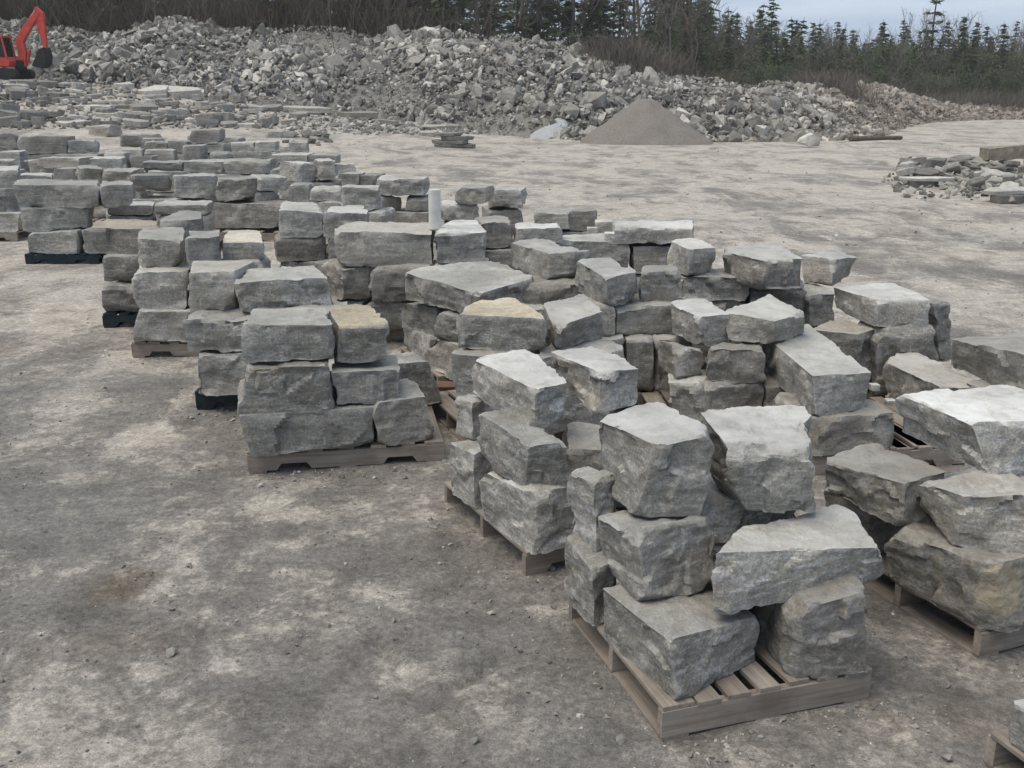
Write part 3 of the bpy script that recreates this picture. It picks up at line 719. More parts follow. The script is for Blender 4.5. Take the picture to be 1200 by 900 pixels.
# the white post
z0 = max(STONES['11a']['zt'], STONES['11b']['zt']) - 0.004
pp = un(509, 270, z0)
bm = bmesh.new(); bm_tube(bm, (0, 0, 0), (0, 0, 0.44), 0.058, 0.058, 24); bmesh.ops.bevel(bm, geom=[e_ for e_ in bm.edges if e_.calc_face_angle(0) > 1], offset=0.008, segments=2, affect='EDGES')
hp = at_y(509, 222, pp[1] + 0.06)[2] - z0
bmesh.ops.scale(bm, vec=(1, 1, hp / 0.44), verts=bm.verts)
o = bm_obj('white_post', bm, M_WHITE, None, (pp[0], pp[1] + 0.07, z0), (0, 0.01, 0.1))
tag(o, 'short round off-white post standing upright on the stone blocks', 'post')
p = un(322, 352, 0); pallet('P10', 'wooden pallet hidden under the narrow stack left of the white post', p, np.array((1, 0.0)), 1.1, 1.0, seed=16)
S = 'narrow stack left of the white post'
block('10c', 'grey block hidden at the bottom of the ' + S, [(325, 340), (384, 340)], [(325, 306), (384, 306)], depth=0.45)
block('10d', 'grey block hidden at the bottom right of the ' + S, [(390, 340), (440, 340)], [(390, 306), (440, 306)], depth=0.45)
block('10b', 'dark grey block, middle of the ' + S, [(324, 307), (381, 305)], [(324, 279), (381, 278)], on='10c', depth=0.45, dust=0.3)
block('10e', 'grey block hidden at the middle right of the ' + S, [(386, 306), (440, 305)], [(386, 279), (440, 278)], on='10d', depth=0.45)
block('10a', 'squarish block with pale left side, topping the ' + S, [(328, 279), (377, 278)], [(327, 246), (378, 247)], on='10b', back=[(372, 235), (333, 236)], dust=0.6, rough=0.7)
block('10f', 'pale topped grey block, upper right of the ' + S, [(383, 279), (430, 278)], [(381, 250), (430, 250)], on='10e', back=[(425, 240), (386, 240)], dust=0.9)

for k_, (px, py, z_, ry_, rz_, L_, lb) in enumerate([(528, 452, 0.10, 0.12, 0.5, 0.42, 'reddish brown broken board lying beside the ochre block stack'), (521, 466, 0.05, -0.1, -0.5, 0.30, 'short reddish wood scrap below the broken reddish board')]):
    bm = bmesh.new(); bm_box(bm, (0, 0, 0), (L_, 0.12, 0.03), None, 0.004)
    o = bm_obj('wood_scrap', bm, M_REDWOOD, None, un(px, py, z_), (0.15, ry_, rz_)); tag(o, lb, 'board')
# --- right hand columns
p = un(703, 484, 0); q = un(803, 476, 0); e = (q - p)[:2]; e /= np.hypot(*e)
pallet('P14', 'brown wooden pallet with dark opening behind the big pale topped front blocks', p, e, 1.0, 1.0, seed=17)
S = 'stack right of the centre'
block('14d', 'brownish grey block, bottom centre of the ' + S, [(735, 460), (764, 460)], [(735, 398), (764, 397)], depth=0.45)
block('14g', 'grey block hidden at the bottom left of the ' + S, [(690, 462), (730, 461)], [(690, 398), (730, 398)], depth=0.45)
block('14h', 'grey block hidden at the bottom right of the ' + S, [(770, 460), (812, 458)], [(770, 398), (812, 396)], depth=0.45)
block('14c', 'long brownish grey block across the ' + S, [(724, 394), (803, 393)], [(722, 359), (803, 357)], on='14d 14h', depth=0.48, dust=0.5, tone=0.95)
block('14i', 'grey block, middle left of the ' + S, [(690, 395), (720, 394)], [(690, 360), (719, 359)], on='14g', depth=0.48, dust=0.4)
block('14a', 'grey block with pale slanting top, top left of the ' + S, [(676, 340), (712, 359), (747, 355)], [(676, 305), (710, 325), (748, 318)], on='14i 14c', back=(712, 302), dust=1.0)
block('14b', 'squared grey block behind a dark slot, top right of the ' + S, [(752, 354), (795, 354)], [(751, 319), (795, 317)], on='14c', back=[(790, 312), (756, 312)], dust=0.6, rough=0.6)
p = un(560, 450, 0); pallet('P20', 'wooden pallet hidden behind the round ochre topped block', p, np.array((0.99, 0.12)), 1.1, 1.0, seed=18)
S = 'stack behind the ochre topped block'
block('20c', 'grey block hidden at the bottom of the ' + S, [(600, 436), (690, 430)], [(600, 380), (690, 376)], depth=0.45)
block('20b', 'dark grey block in shade, middle of the ' + S, [(602, 380), (690, 377)], [(602, 335), (690, 332)], on='20c', depth=0.45, dust=0.3)
block('20a', 'broad grey block with pale top strip, top of the ' + S, [(597, 310), (642, 330), (686, 326)], [(599, 284), (644, 297), (692, 295)], on='20b', back=(628, 279), dust=0.9)
p = un(765, 505, 0); pallet('P15', 'wooden pallet hidden behind the pitted block of the frontmost pallet', p, np.array((0.995, 0.05)), 1.0, 1.0, seed=19)
S = 'stack behind the pitted front block'
block('15e', 'rounded dark grey block, bottom left of the ' + S, [(788, 490), (826, 492)], [(785, 448), (826, 449)], depth=0.42, dust=0.4)
block('15f', 'low grey block, bottom centre of the ' + S, [(828, 492), (898, 490)], [(828, 450), (898, 448)], depth=0.42, dust=0.3)
block('15g', 'small grey block, bottom right of the ' + S, [(900, 490), (928, 488)], [(899, 450), (926, 449)], depth=0.42, dust=0.4)
block('15c', 'roundish grey block, middle left of the ' + S, [(770, 428), (795, 445), (822, 440)], [(768, 396), (793, 405), (824, 412)], on='15e', dust=0.4, rough=1.3)
block('15d', 'grey block with slanted left end, middle right of the ' + S, [(822, 450), (896, 448)], [(833, 409), (894, 408)], on='15f', back=[(890, 398), (838, 400)], dust=0.6)
block('15a', 'grey block with pale top, top left of the ' + S, [(785, 388), (820, 408), (851, 404)], [(784, 354), (820, 371), (853, 369)], on='15c', back=(826, 349), dust=1.2)
block('15b', 'arched grey block with pale top, top right of the ' + S, [(852, 400), (906, 404), (942, 390)], [(850, 366), (906, 376), (942, 367)], on='15d', back=(902, 346), dust=1.2, rough=0.9)
p = un(948, 556, 0); pallet('P16', 'wooden pallet hidden behind the frontmost stack under the long bar shaped block', p, np.array((0.985, 0.17)), 1.0, 1.0, seed=20)
S = 'stack with the long bar shaped block'
block('16b', 'grey block with brownish ledge under the long bar shaped block', [(956, 534), (1052, 524)], [(956, 492), (1048, 482)], depth=0.6, dust=0.5)
block('16c', 'grey block at the rear bottom of the ' + S, [(890, 478), (955, 478)], [(890, 432), (955, 430)], depth=0.4, dust=0.5)
block('16a', 'long bar shaped grey block pointing at the camera right of the centre', [(893, 432), (957, 490), (1018, 475)], [(895, 392), (952, 439), (1020, 437)], on='16b', back=(946, 380), dust=0.75, rough=0.75)
p = un(1040, 548, 0); pallet('P19', 'wooden pallet hidden behind the stack at the right edge', p, np.array((0.985, 0.12)), 1.3, 1.1, seed=21)
S = 'stack behind the right edge stack'
block('19b', 'grey block with tan ledge left below the big slab at the right edge', [(1038, 470), (1105, 505), (1160, 500)], [(1034, 422), (1104, 454), (1156, 452)], back=(1064, 411), tan=0.15, dust=0.9)
block('19c', 'grey block hidden at the bottom of the ' + S, [(1170, 520), (1290, 515)], [(1170, 466), (1290, 462)], depth=0.5)
block('19a', 'big dark grey slab with bluish top behind the uppermost right edge block', [(1110, 426), (1208, 471), (1300, 458)], [(1114, 399), (1204, 417), (1300, 410)], on='19b 19c', back=(1225, 384), dust=1.0)
# small loose stones on the ledge
def pebble(px, py, z, s, label, seed, tone=1.6):
    P = un(px, py, z); rng = np.random.RandomState(seed)
    C = np.array([[[[(u - .5) * s * rng.uniform(.8, 1.2), (v - .5) * s * rng.uniform(.8, 1.2), w * s * 0.75] for w in (0, 1)] for v in (0, 1)] for u in (0, 1)]) + P
    add_block('peb%d' % seed, label, C, tone=tone, name='loose_stone', cat='stone', group='small loose stones', rough=0.35, cellk=0.6)
z16 = STONES['16b']['ztmax'] - 0.01
pebble(1024, 456, z16, 0.045, 'small white stone lying by the end of the long bar shaped block', 1)
pebble(1043, 474, z16, 0.04, 'small whitish chip lying on the brownish ledge right of the bar shaped block', 2, 1.4)
p = un(968, 480, 0); pallet('P18', 'wooden pallet hidden under the stack behind the long bar shaped block', p, np.array((0.995, 0.08)), 1.1, 1.0, seed=22)
S = 'stack behind the bar shaped block'
block('18c', 'grey block, middle right of the ' + S, [(1030, 462), (1100, 458)], [(1028, 386), (1092, 383)], depth=0.45, dust=0.4)
block('18d', 'brownish rounded block, lower left of the ' + S, [(950, 456), (1012, 462), (1030, 456)], [(944, 386), (1004, 392), (1024, 386)], back=(985, 372), dust=0.3, tone=0.85, tan=0.3)
block('18b', 'narrow upright grey slab at the right end of the ' + S, [(1102, 424), (1114, 422)], [(1094, 356), (1112, 354)], zb=0.30, depth=0.4, dust=0.3)
block('18a', 'broad grey block with bluish flat top, top of the ' + S, [(978, 360), (1027, 383), (1087, 382)], [(977, 336), (1026, 352), (1090, 351)], on='18c', back=(1048, 331), dust=1.0, rough=0.8)
p = un(790, 436, 0); pallet('P17', 'wooden pallet hidden under the stack at the edge of the open yard', p, np.array((0.998, 0.05)), 1.3, 1.0, seed=23)
S = 'stack edging the open yard'
block('17f', 'grey block hidden at the bottom left of the ' + S, [(795, 424), (880, 424)], [(795, 352), (880, 352)], depth=0.45)
block('17e', 'grey block, lower right of the ' + S, [(884, 424), (946, 424)], [(882, 342), (945, 340)], depth=0.45, dust=0.4)
block('17g', 'small grey block at the lower right end of the ' + S, [(950, 424), (980, 422)], [(948, 345), (980, 343)], depth=0.45, dust=0.4)
block('17d', 'dark rounded block, middle left of the ' + S, [(797, 352), (876, 352)], [(795, 322), (876, 325)], on='17f', depth=0.45, dust=0.3, rough=1.3)
block('17a', 'grey block with pale corner, top left of the ' + S, [(784, 316), (808, 323), (832, 319)], [(784, 281), (808, 293), (836, 291)], on='17d', back=(818, 277), dust=1.1)
block('17b', 'big grey block with pale dusty top, top centre of the ' + S, [(846, 326), (892, 341), (940, 339)], [(846, 293), (898, 305), (941, 302)], on='17d 17e', back=(900, 284), dust=1.3)
block('17c', 'wedge shaped grey block, top right end of the ' + S, [(942, 333), (974, 339), (996, 322)], [(940, 299), (976, 304), (1003, 302)], on='17e 17g', back=(980, 290), dust=1.2)
p = un(715, 380, 0); pallet('P21', 'wooden pallet hidden under the stack with the small white rocks', p, np.array((1, 0.03)), 1.3, 1.0, seed=24)
S = 'stack with the small white rocks'
fblock('21a', 'grey block with dusty top, top of the ' + S, 378, 722, 812, 266, 286, skew=-0.1, dust=1.1)
fblock('21b', 'low grey block, middle right of the ' + S, 378, 742, 815, 289, 322, dust=0.4)
fblock('21c', 'low grey block, middle left of the ' + S, 378, 655, 738, 282, 322, dust=0.6)
fblock('21d', 'grey block hidden at the bottom of the ' + S, 378, 665, 810, 324, 366)
S = 'stack right of the white post'
p = un(556, 384, 0); pallet('P22', 'wooden pallet hidden under the stack right of the white post', p, np.array((1, 0.03)), 1.2, 1.0, seed=25)
fblock('22a', 'squarish grey block with bluish top, top left of the ' + S, 380, 560, 599, 260, 291, skew=0.05, dust=0.9)
fblock('22b', 'block with cream coloured peaked top, top right of the ' + S, 380, 604, 657, 267, 284, dust=1.5, depth=0.4, tone=1.1)
fblock('22d', 'grey block, middle of the ' + S, 380, 566, 655, 293, 330, dust=0.5)
fblock('22e', 'grey block hidden at the bottom of the ' + S, 380, 566, 655, 332, 366)
S = 'pair behind the cream peaked block'
fblock('23a', 'dark grey block, left one of the ' + S, 340, 625, 666, 249, 268, dust=0.5, skew=-0.08)
fblock('23b', 'dark grey block, right one of the ' + S, 340, 668, 698, 247, 270, dust=0.6)
fblock('23c', 'grey block hidden below in the ' + S, 340, 622, 700, 272, 300)
fblock('23d', 'grey block hidden at the bottom of the ' + S, 340, 622, 700, 302, 326)
z21 = STONES['21c']['ztmax'] - 0.02
for i, (px, py, s, lb) in enumerate([(707, 272, 0.17, 'white blocky rock on the grey blocks at the edge of the open yard'), (716, 283, 0.12, 'smaller white rock just below the white blocky rock'), (694, 275, 0.1, 'small whitish rock left of the white blocky rock')]):
    pebble(px, py, z21, s, lb, 20 + i, 1.55)

# --- far stacks, given by the front faces of their blocks
FAR = [
 # key, where, ground row, blocks (x0, x1, top row, bottom row, dust)
 ('f1', 'stack behind the narrow central one', 282, [(246, 328, 238, 267, .3), (253, 299, 209, 235, .7), (301, 338, 207, 223, .7), (299, 328, 225, 237, .2), (339, 361, 217, 237, .3), (332, 362, 240, 267, .3)]),
 ('f2', 'stack behind the ochre streaked block', 300, [(128, 179, 241, 252, .9), (181, 242, 240, 252, .9), (128, 182, 254, 285, .3), (185, 242, 254, 285, .3)]),
 ('f3', 'stack right of the dark blue pallet', 276, [(155, 200, 206, 224, .7), (202, 250, 206, 232, .8), (150, 205, 234, 262, .3), (208, 245, 234, 262, .3)]),
 ('f4', 'far stack by the hollow in the yard', 262, [(350, 371, 192, 213, .9), (372, 393, 188, 212, .6), (350, 393, 214, 250, .3)]),
 ('f5', 'stack left of the slanting one', 300, [(364, 400, 221, 235, .9), (366, 402, 237, 262, .3), (366, 402, 263, 287, .3)]),
 ('f6', 'slanting stack by the yard', 312, [(401, 443, 219, 247, .8), (404, 446, 249, 275, .3), (404, 446, 276, 298, .3)]),
 ('f7', 'dark stack just behind the white post', 285, [(441, 496, 210, 229, .5), (448, 470, 231, 247, .6), (474, 502, 232, 247, .7), (446, 500, 249, 272, .3)]),
 ('f8', 'stack touching the white post top', 300, [(518, 558, 240, 259, .9), (534, 569, 220, 239, .8), (520, 565, 261, 287, .3)]),
 ('f9', 'last stack by the yard edge', 290, [(571, 610, 223, 244, .5), (571, 612, 246, 277, .3)]),
 ('f10', 'far stack behind the blue pallet', 268, [(120, 154, 200, 216, .9), (95, 119, 198, 214, .6), (96, 154, 218, 240, .3), (96, 154, 241, 257, .3)]),
 ('f11', 'far row behind the slanting long block', 258, [(23, 61, 205, 217, 1.), (63, 94, 198, 214, .5), (24, 94, 218, 246, .3)]),
 ('f12', 'far row under the long pale top', 240, [(44, 92, 185, 197, .9), (93, 141, 186, 197, .9), (45, 140, 198, 229, .3)]),
 ('f13', 'far row in front of the flat slabs', 232, [(167, 214, 190, 203, .8), (216, 262, 189, 202, .8), (264, 312, 188, 204, .7), (168, 240, 204, 222, .3), (243, 312, 205, 222, .3)]),
 ('f14', 'pale far row beside the yard', 222, [(318, 360, 181, 191, 1.), (361, 394, 182, 192, .9), (319, 394, 193, 213, .4)]),
 ('f15', 'scattered far blocks at far left', 207, [(31, 78, 160, 180, .6), (80, 115, 165, 179, .4), (32, 112, 181, 199, .3)]),
 ('f16', 'small far blocks below the flat slabs', 203, [(143, 166, 159, 173, .3), (169, 196, 166, 176, .9), (144, 196, 177, 195, .3)]),
 ('f17', 'far blocks left of the dark rubble patch', 204, [(197, 219, 165, 179, .4), (222, 257, 152, 167, .5), (222, 262, 169, 180, .9), (198, 262, 181, 196, .3)]),
 ('f18', 'low far blocks by the dark rubble patch', 207, [(270, 297, 167, 177, .9), (299, 322, 166, 177, .9), (270, 322, 178, 199, .3)]),
 ('f19', 'low stack above the slanting one', 255, [(396, 420, 204, 217, .6), (422, 440, 206, 219, .4), (397, 440, 220, 243, .3)]),
]
ORD = ['first', 'second', 'third', 'fourth', 'fifth', 'sixth']
for fi, (k, where, yb, bl) in enumerate(FAR):
    xs0, xs1 = min(b_[0] for b_ in bl), max(b_[1] for b_ in bl)
    p0, p1 = un(xs0 - 3, yb, 0), un(xs1 + 3, yb, 0)
    pallet(k, 'pallet hidden under the ' + where, p0, np.array((1.0, 0.0)), max(0.9, p1[0] - p0[0]), 1.0, seed=40 + fi)
    rows = sorted({b_[3] for b_ in bl})
    tops = sorted(bl, key=lambda b_: b_[2])
    for i, b_ in enumerate(bl):
        above = [c for c in bl if c[3] <= b_[2] + 3 and c[0] < b_[1] and c[1] > b_[0]]
        below = [c for c in bl if c[2] >= b_[3] - 3 and c[0] < b_[1] and c[1] > b_[0]]
        lv = 'upper' if not above and below else ('lower' if above and not below else ('middle' if above and below else 'single'))
        side = ''
        same = [c for c in bl if abs((c[2] + c[3]) - (b_[2] + b_[3])) < 16]
        if len(same) > 1:
            j = sorted(same).index(b_)
            side = ('left ' if j == 0 else 'right ' if j == len(same) - 1 else 'centre ')
        fblock('%s_%d' % (k, i), 'grey block, %s %sone of the %s' % (lv, side, where), yb - 4 if yb > 230 else yb - 2, b_[0], b_[1], b_[2], b_[3],
               depth=rng_tone.uniform(0.42, 0.75), skew=rng_tone.uniform(-0.28, 0.28), dust=b_[4], rough=rng_tone.uniform(0.9, 1.6))
rj = random.Random(12)
for i, (px, py, w_px, h_) in enumerate([(10, 176, 30, .34), (55, 152, 26, .3), (118, 180, 34, .4), (140, 196, 30, .35), (170, 184, 26, .42), (205, 190, 36, .36), (236, 184, 28, .44), (268, 182, 26, .3), (290, 196, 32, .42),
        (338, 190, 24, .36), (330, 176, 30, .26), (120, 168, 28, .3), (185, 160, 26, .3), (245, 172, 24, .3), (300, 160, 22, .24), (20, 162, 36, .3), (90, 158, 30, .26), (160, 152, 30, .24), (405, 205, 22, .34), (375, 206, 30, .3),
        (212, 152, 22, .3), (60, 188, 30, .38), (8, 190, 30, .4)]):
    c = un(px, py, 0); k_ = w_px / F_PX * c[1]; d_ = rj.uniform(0.4, 0.7); a_ = rj.uniform(-0.5, 0.5); ca, sa = math.cos(a_), math.sin(a_)
    z_ = float(ground_z(c[0], c[1])) - 0.03
    C = [[[np.array((c[0] + ca * (u - .5) * k_ - sa * v * d_, c[1] + sa * (u - .5) * k_ + ca * v * d_, z_ + w * (h_ + 0.12 * (u - .5) * rj.uniform(-1, 1)))) for w in (0, 1)] for v in (0, 1)] for u in (0, 1)]
    add_block('loose%d' % i, 'loose grey block standing on the ground among the far left rows', C, dust=rj.uniform(0.4, 1.1), rough=1.5, group='loose blocks among the far left rows')
boxes = [(v['C'][..., 0].min(), v['C'][..., 0].max(), v['C'][..., 1].min(), v['C'][..., 1].max()) for v in STONES.values()]
np_ = 0
for py in (197, 208, 220, 232, 246, 260):
    px = -14 + rj.uniform(0, 14); sc_ = F_PX / gy(py)
    while px < min(392, 330 + (py - 182) * 0.8):
        w_m = rj.uniform(0.5, 0.85); c = un(px + w_m * sc_ / 2, py, 0); d_ = rj.uniform(0.4, 0.6)
        bx_ = (c[0] - w_m / 2 - 0.02, c[0] + w_m / 2 + 0.02, c[1] - 0.02, c[1] + d_ + 0.02)
        if not any(b_[0] < bx_[1] and b_[1] > bx_[0] and b_[2] < bx_[3] and b_[3] > bx_[2] for b_ in boxes):
            boxes.append(bx_); z_ = float(ground_z(c[0], c[1])) - 0.02; n_lv = rj.choice((1, 2, 2)); a_ = rj.uniform(-0.08, 0.08)
            for lv in range(n_lv):
                h_ = rj.uniform(0.3, 0.44); q_ = rj.uniform(-0.04, 0.04)
                C = [[[np.array((c[0] + q_ + (u - .5) * w_m * (0.96 if w else 1), c[1] + v * d_ + a_ * (u - .5), z_ + w * (h_ + 0.05 * (u - .5) * rj.uniform(-1, 1)))) for w in (0, 1)] for v in (0, 1)] for u in (0, 1)]
                add_block('fill%d' % np_, ('upper' if lv else 'lower') + ' grey block of a small stack packed among the far left rows', C, dust=rj.uniform(0.4, 1.0), rough=1.2, group='small stacks packed among the far left rows'); np_ += 1
                z_ += h_
        px += w_m * sc_ + rj.uniform(2, 14)
# ------------------------------------------------------------------ broken rock, shared by heaps and loose pieces
def hull_variant(seed, flat=1.0):
    rng = np.random.RandomState(seed)
    d = rng.normal(size=(13, 3)); d /= np.linalg.norm(d, axis=1, keepdims=True)
    d = np.sign(d) * np.abs(d) ** 0.7 * rng.uniform(0.38, 0.6, (13, 1)); d *= np.array((1.15, 0.95, 0.75 * flat))
    bm = bmesh.new()
    for p in d: bm.verts.new(p)
    r = bmesh.ops.convex_hull(bm, input=bm.verts)
    bmesh.ops.delete(bm, geom=[v for v in bm.verts if not v.link_faces], context='VERTS')
    bmesh.ops.triangulate(bm, faces=bm.faces)
    bm.verts.index_update()
    V = np.array([v.co[:] for v in bm.verts]); F = np.array([[v.index for v in f.verts] for f in bm.faces]); bm.free()
    return V, F
VAR = [hull_variant(100 + i, (1.0, 0.8, 0.55)[i % 3]) for i in range(15)]
def rot_mats(n, rng, tilt=None):
    q = rng.normal(size=(n, 4))
    if tilt is not None: q[:, 0] = rng.normal(size=n); q[:, 1:3] = rng.normal(size=(n, 2)) * tilt; q[:, 3] = rng.normal(size=n)
    q /= np.linalg.norm(q, axis=1, keepdims=True); w, x, y, z = q.T
    return np.stack([1 - 2 * (y * y + z * z), 2 * (x * y - z * w), 2 * (x * z + y * w), 2 * (x * y + z * w), 1 - 2 * (x * x + z * z), 2 * (y * z - x * w),
                     2 * (x * z - y * w), 2 * (y * z + x * w), 1 - 2 * (x * x + y * y)], -1).reshape(-1, 3, 3)
def rock_mass(name, pos, size, tone, rng, mat, tilt=None):
    R = rot_mats(len(pos), rng, tilt); vi = rng.randint(0, len(VAR), len(pos))
    Vs, Fs, Ts, off = [], [], [], 0
    for k, (V, F) in enumerate(VAR):
        s = np.where(vi == k)[0]
        if not len(s): continue
        W = np.einsum('nij,vj->nvi', R[s], V) * size[s][:, None, None] + pos[s][:, None, :]
        Vs.append(W.reshape(-1, 3)); Ts.append(np.repeat(tone[s], len(V)))
        Fs.append((F[None] + (np.arange(len(s)) * len(V))[:, None, None]).reshape(-1, 3) + off); off += len(s) * len(V)
    me = mesh_np(name, np.concatenate(Vs), np.concatenate(Fs), mat, False)
    a = me.attributes.new('tone', 'FLOAT', 'POINT'); a.data.foreach_set('value', np.concatenate(Ts).astype(np.float32))
    return me
ROCK_ME = [mesh_np('rubble_rock', V, F, M_RUB, False) for V, F in VAR]
def gpt(px, py):                          # where the pixel's ray meets the terrain
    Y = np.arange(3, 140, 0.15); r = ray(px, py)
    X = r[0] / r[1] * Y; Z = CAM_H + r[2] / r[1] * Y
    g = ground_z(X, Y, False); k = np.argmax(Z < g) if (Z < g).any() else len(Y) - 1
    return np.array((X[k], Y[k], float(ground_z(X[k:k + 1], Y[k:k + 1])[0])))

# ------------------------------------------------------------------ the long rubble heap
HX = np.array([-260, -100, 0, 60, 100, 130, 160, 200, 230, 260, 290, 320, 350, 400, 430, 470, 500, 560, 600, 650, 690, 730, 760, 790, 830, 870, 910, 945, 985, 1040, 1075, 1115, 1150, 1260])
HT = np.array([26, 20, 24, 34, 38, 44, 38, 25, 26, 34, 31, 37, 28, 32, 44, 40, 32, 39, 43, 53, 66, 71, 84, 90, 92, 96, 98, 103, 100, 101, 113, 124, 127, 130])
HTOE = np.array([60, 60, 60, 60, 60, 60, 60, 60, 60, 60, 60, 60, 60, 60, 60, 59, 58, 56, 54, 52, 51, 50, 50, 50, 50, 50, 51, 53, 60, 74, 80, 84, 86, 88.0])
HRID = HTOE + np.array([10] * 20 + [11] * 6 + [12, 12, 10, 6, 5, 4, 4, 4])
H_P = np.array([at_y(x, y, Y) for x, y, Y in zip(HX, HT, HRID)])
def heap_z(X, Y):
    toe, rid, top = (np.interp(X, H_P[:, 0], a) for a in (HTOE, HRID, H_P[:, 2]))
    t = (Y - toe) / (rid - toe); g = ground_z(X, Y)
    pr = np.where(t < 1, np.clip(t, 0, 1) ** 0.8, np.clip(1 - (Y - rid) / 9.0, 0, 1))
    P = np.stack([X * 0.45, Y * 0.45, 0 * X], -1).reshape(-1, 3)
    nz_ = fbm(P, 77, 3).reshape(X.shape)
    z = g * (1 - pr) + np.maximum(top, g) * pr + nz_ * 0.45 * np.clip(pr * 3, 0, 1) * (1 - 0.6 * np.clip(pr, 0, 1))
    return np.where((t < -0.05), g - 0.3, z), t
hx = np.arange(-52, 52, 0.7); hy = np.arange(48, 100, 0.7); HXX, HYY = np.meshgrid(hx, hy)
HZ, HT_ = heap_z(HXX, HYY); HZ = HZ - 0.25
ii = np.arange(HXX.size).reshape(HXX.shape)
FQ = np.stack([ii[:-1, :-1], ii[:-1, 1:], ii[1:, 1:], ii[1:, :-1]], -1).reshape(-1, 4)
keep = ((HZ - ground_z(HXX, HYY)) > -0.2)
kf = keep.ravel()[FQ].any(1)
me = mesh_np('rubble_heap', np.stack([HXX, HYY, HZ], -1).reshape(-1, 3), FQ[kf], M_RUBS, False)
a = me.attributes.new('tone', 'FLOAT', 'POINT'); a.data.foreach_set('value', np.full(HXX.size, 0.33, np.float32))
rng = np.random.RandomState(8)
n = 32000
X = rng.uniform(-50, 50, n); u = rng.rand(n)
toe, rid = np.interp(X, H_P[:, 0], HTOE), np.interp(X, H_P[:, 0], HRID)
Y = toe - 0.8 + u * (rid - toe + 2.3)
Z, t = heap_z(X, Y)
size = np.clip(rng.lognormal(math.log(0.245), 0.55, n), 0.1, 1.15) * (1.12 - 0.3 * np.clip(t, 0, 1))
zone = fbm(np.stack([X * 0.16, Z * 0.5, Y * 0.16], -1), 91, 3)
size *= np.where(X > 9, 0.85, 1.0) * np.clip(0.95 + 0.75 * zone, 0.45, 1.6)
tone = np.clip(rng.normal(0.48, 0.25, n) + 0.3 * (rng.rand(n) < 0.07), 0, 1)
tone = np.clip(tone + 0.14 * fbm(np.stack([X * 0.22, Z * 0.6, Y * 0.2], -1), 95, 2), 0, 1)
tone = np.where(X > 13, np.clip(tone + 0.05, 0, 1), tone)
pos = np.stack([X, Y, Z - size * rng.uniform(-0.12, 0.22, n)], -1)
# the ones that show largest are things of their own
vis = (t > -0.3) & (t < 1.02) & (np.abs((X / Y) * 1200 * 1.04) < 610)
score = np.where(vis, size / Y, 0); order = np.argsort(-score)
bigs, rest = order[:285], order[285:]
me2 = rock_mass('rubble_heap', pos[rest], size[rest], tone[rest], rng, M_RUBS)
bm = bmesh.new(); bm.from_mesh(me); bm.from_mesh(me2); bm.to_mesh(me2); bm.free()
o = link('rubble_heap', me2)
tag(o, 'long heap of grey broken quarry rubble in front of the trees', 'rubble', kind='stuff')
for k in bigs:
    o = link('rubble_rock', ROCK_ME[rng.randint(len(ROCK_ME))], loc=pos[k], rot=tuple(rng.uniform(0, 6.28, 3)))
    o.scale = (size[k],) * 3; o['tone'] = float(tone[k])
    far = X[k] > 9
    pale = tone[k] > 0.66
    tag(o, ('pale' if pale else 'grey') + (' broken rock on the low right part of the rubble heap' if far else ' broken rock on the tall left part of the rubble heap'),
        'rock', 'larger rocks of the rubble heap')
def rock_at(px, py, size, tone, label, seed, flat=1.0, dz=0.3, rotz=None, group=None, cat='rock', Y=None):
    p = gpt(px, py) if Y is None else None
    r_ = random.Random(seed)
    o = link('rock', ROCK_ME[seed % len(ROCK_ME)], loc=(p[0], p[1], p[2] + size * dz * flat), rot=(r_.uniform(-0.3, 0.3), r_.uniform(-0.3, 0.3), r_.uniform(0, 6.28)))
    o.scale = (size, size * 0.85, size * flat); o['tone'] = float(tone)
    return tag(o, label, cat, group)
rock_at(949, 172, 0.95, 0.93, 'pale cream boulder at the foot of the low right rubble', 4, 1.0, 0.35)
rock_at(822, 140, 1.1, 0.9, 'pale broken boulder right of the gravel cone', 7, 0.9, 0.6)
rock_at(655, 161, 1.6, 0.85, 'whitish flat boulder left of the gravel cone', 2, 0.35, 0.2)

# ------------------------------------------------------------------ flat slabs
def slab_mesh(seed, w, d, th):
    rng = random.Random(seed); bm = bmesh.new(); n = rng.choice((5, 6, 7))
    pts = []
    for i in range(n):
        a_ = 2 * math.pi * (i + rng.uniform(-0.25, 0.25)) / n
        c, s = math.cos(a_), math.sin(a_); k = 1 / max(abs(c), abs(s)) ** 0.75 * rng.uniform(0.85, 1.05)
        pts.append((0.5 * w * c * k, 0.5 * d * s * k))
    lo = [bm.verts.new((x * rng.uniform(0.9, 1), y * rng.uniform(0.9, 1), 0)) for x, y in pts]
    hi = [bm.verts.new((x, y, th * rng.uniform(0.85, 1.1))) for x, y in pts]
    bm.faces.new(lo[::-1]); bm.faces.new(hi)
    for i in range(n): bm.faces.new((lo[i], lo[(i + 1) % n], hi[(i + 1) % n], hi[i]))
    bmesh.ops.triangulate(bm, faces=[f for f in bm.faces if len(f.verts) > 4])
    bmesh.ops.bevel(bm, geom=[e for e in bm.edges if e.calc_face_angle(0) > 0.6], offset=min(0.02, th * 0.2), segments=1, affect='EDGES')
    return bm
def slab(px, py, w, d, th, tone, label, seed, tilt=(0, 0), rotz=None, lift=0.0, group='flat slabs lying about', p=None):
    if p is None: p = gpt(px, py)
    r_ = random.Random(seed)
    o = bm_obj('flat_rock', slab_mesh(seed, w, d, th), M_RUB, None, (p[0], p[1], p[2] + lift - 0.01), (tilt[0], tilt[1], r_.uniform(-0.4, 0.4) if rotz is None else rotz))
    o['tone'] = float(tone); return tag(o, label, 'stone slab', group)
slab(205, 113, 3.4, 2.2, 0.45, 0.86, 'broad pale slab at the foot of the tall rubble heap', 1, (0.18, 0.05))
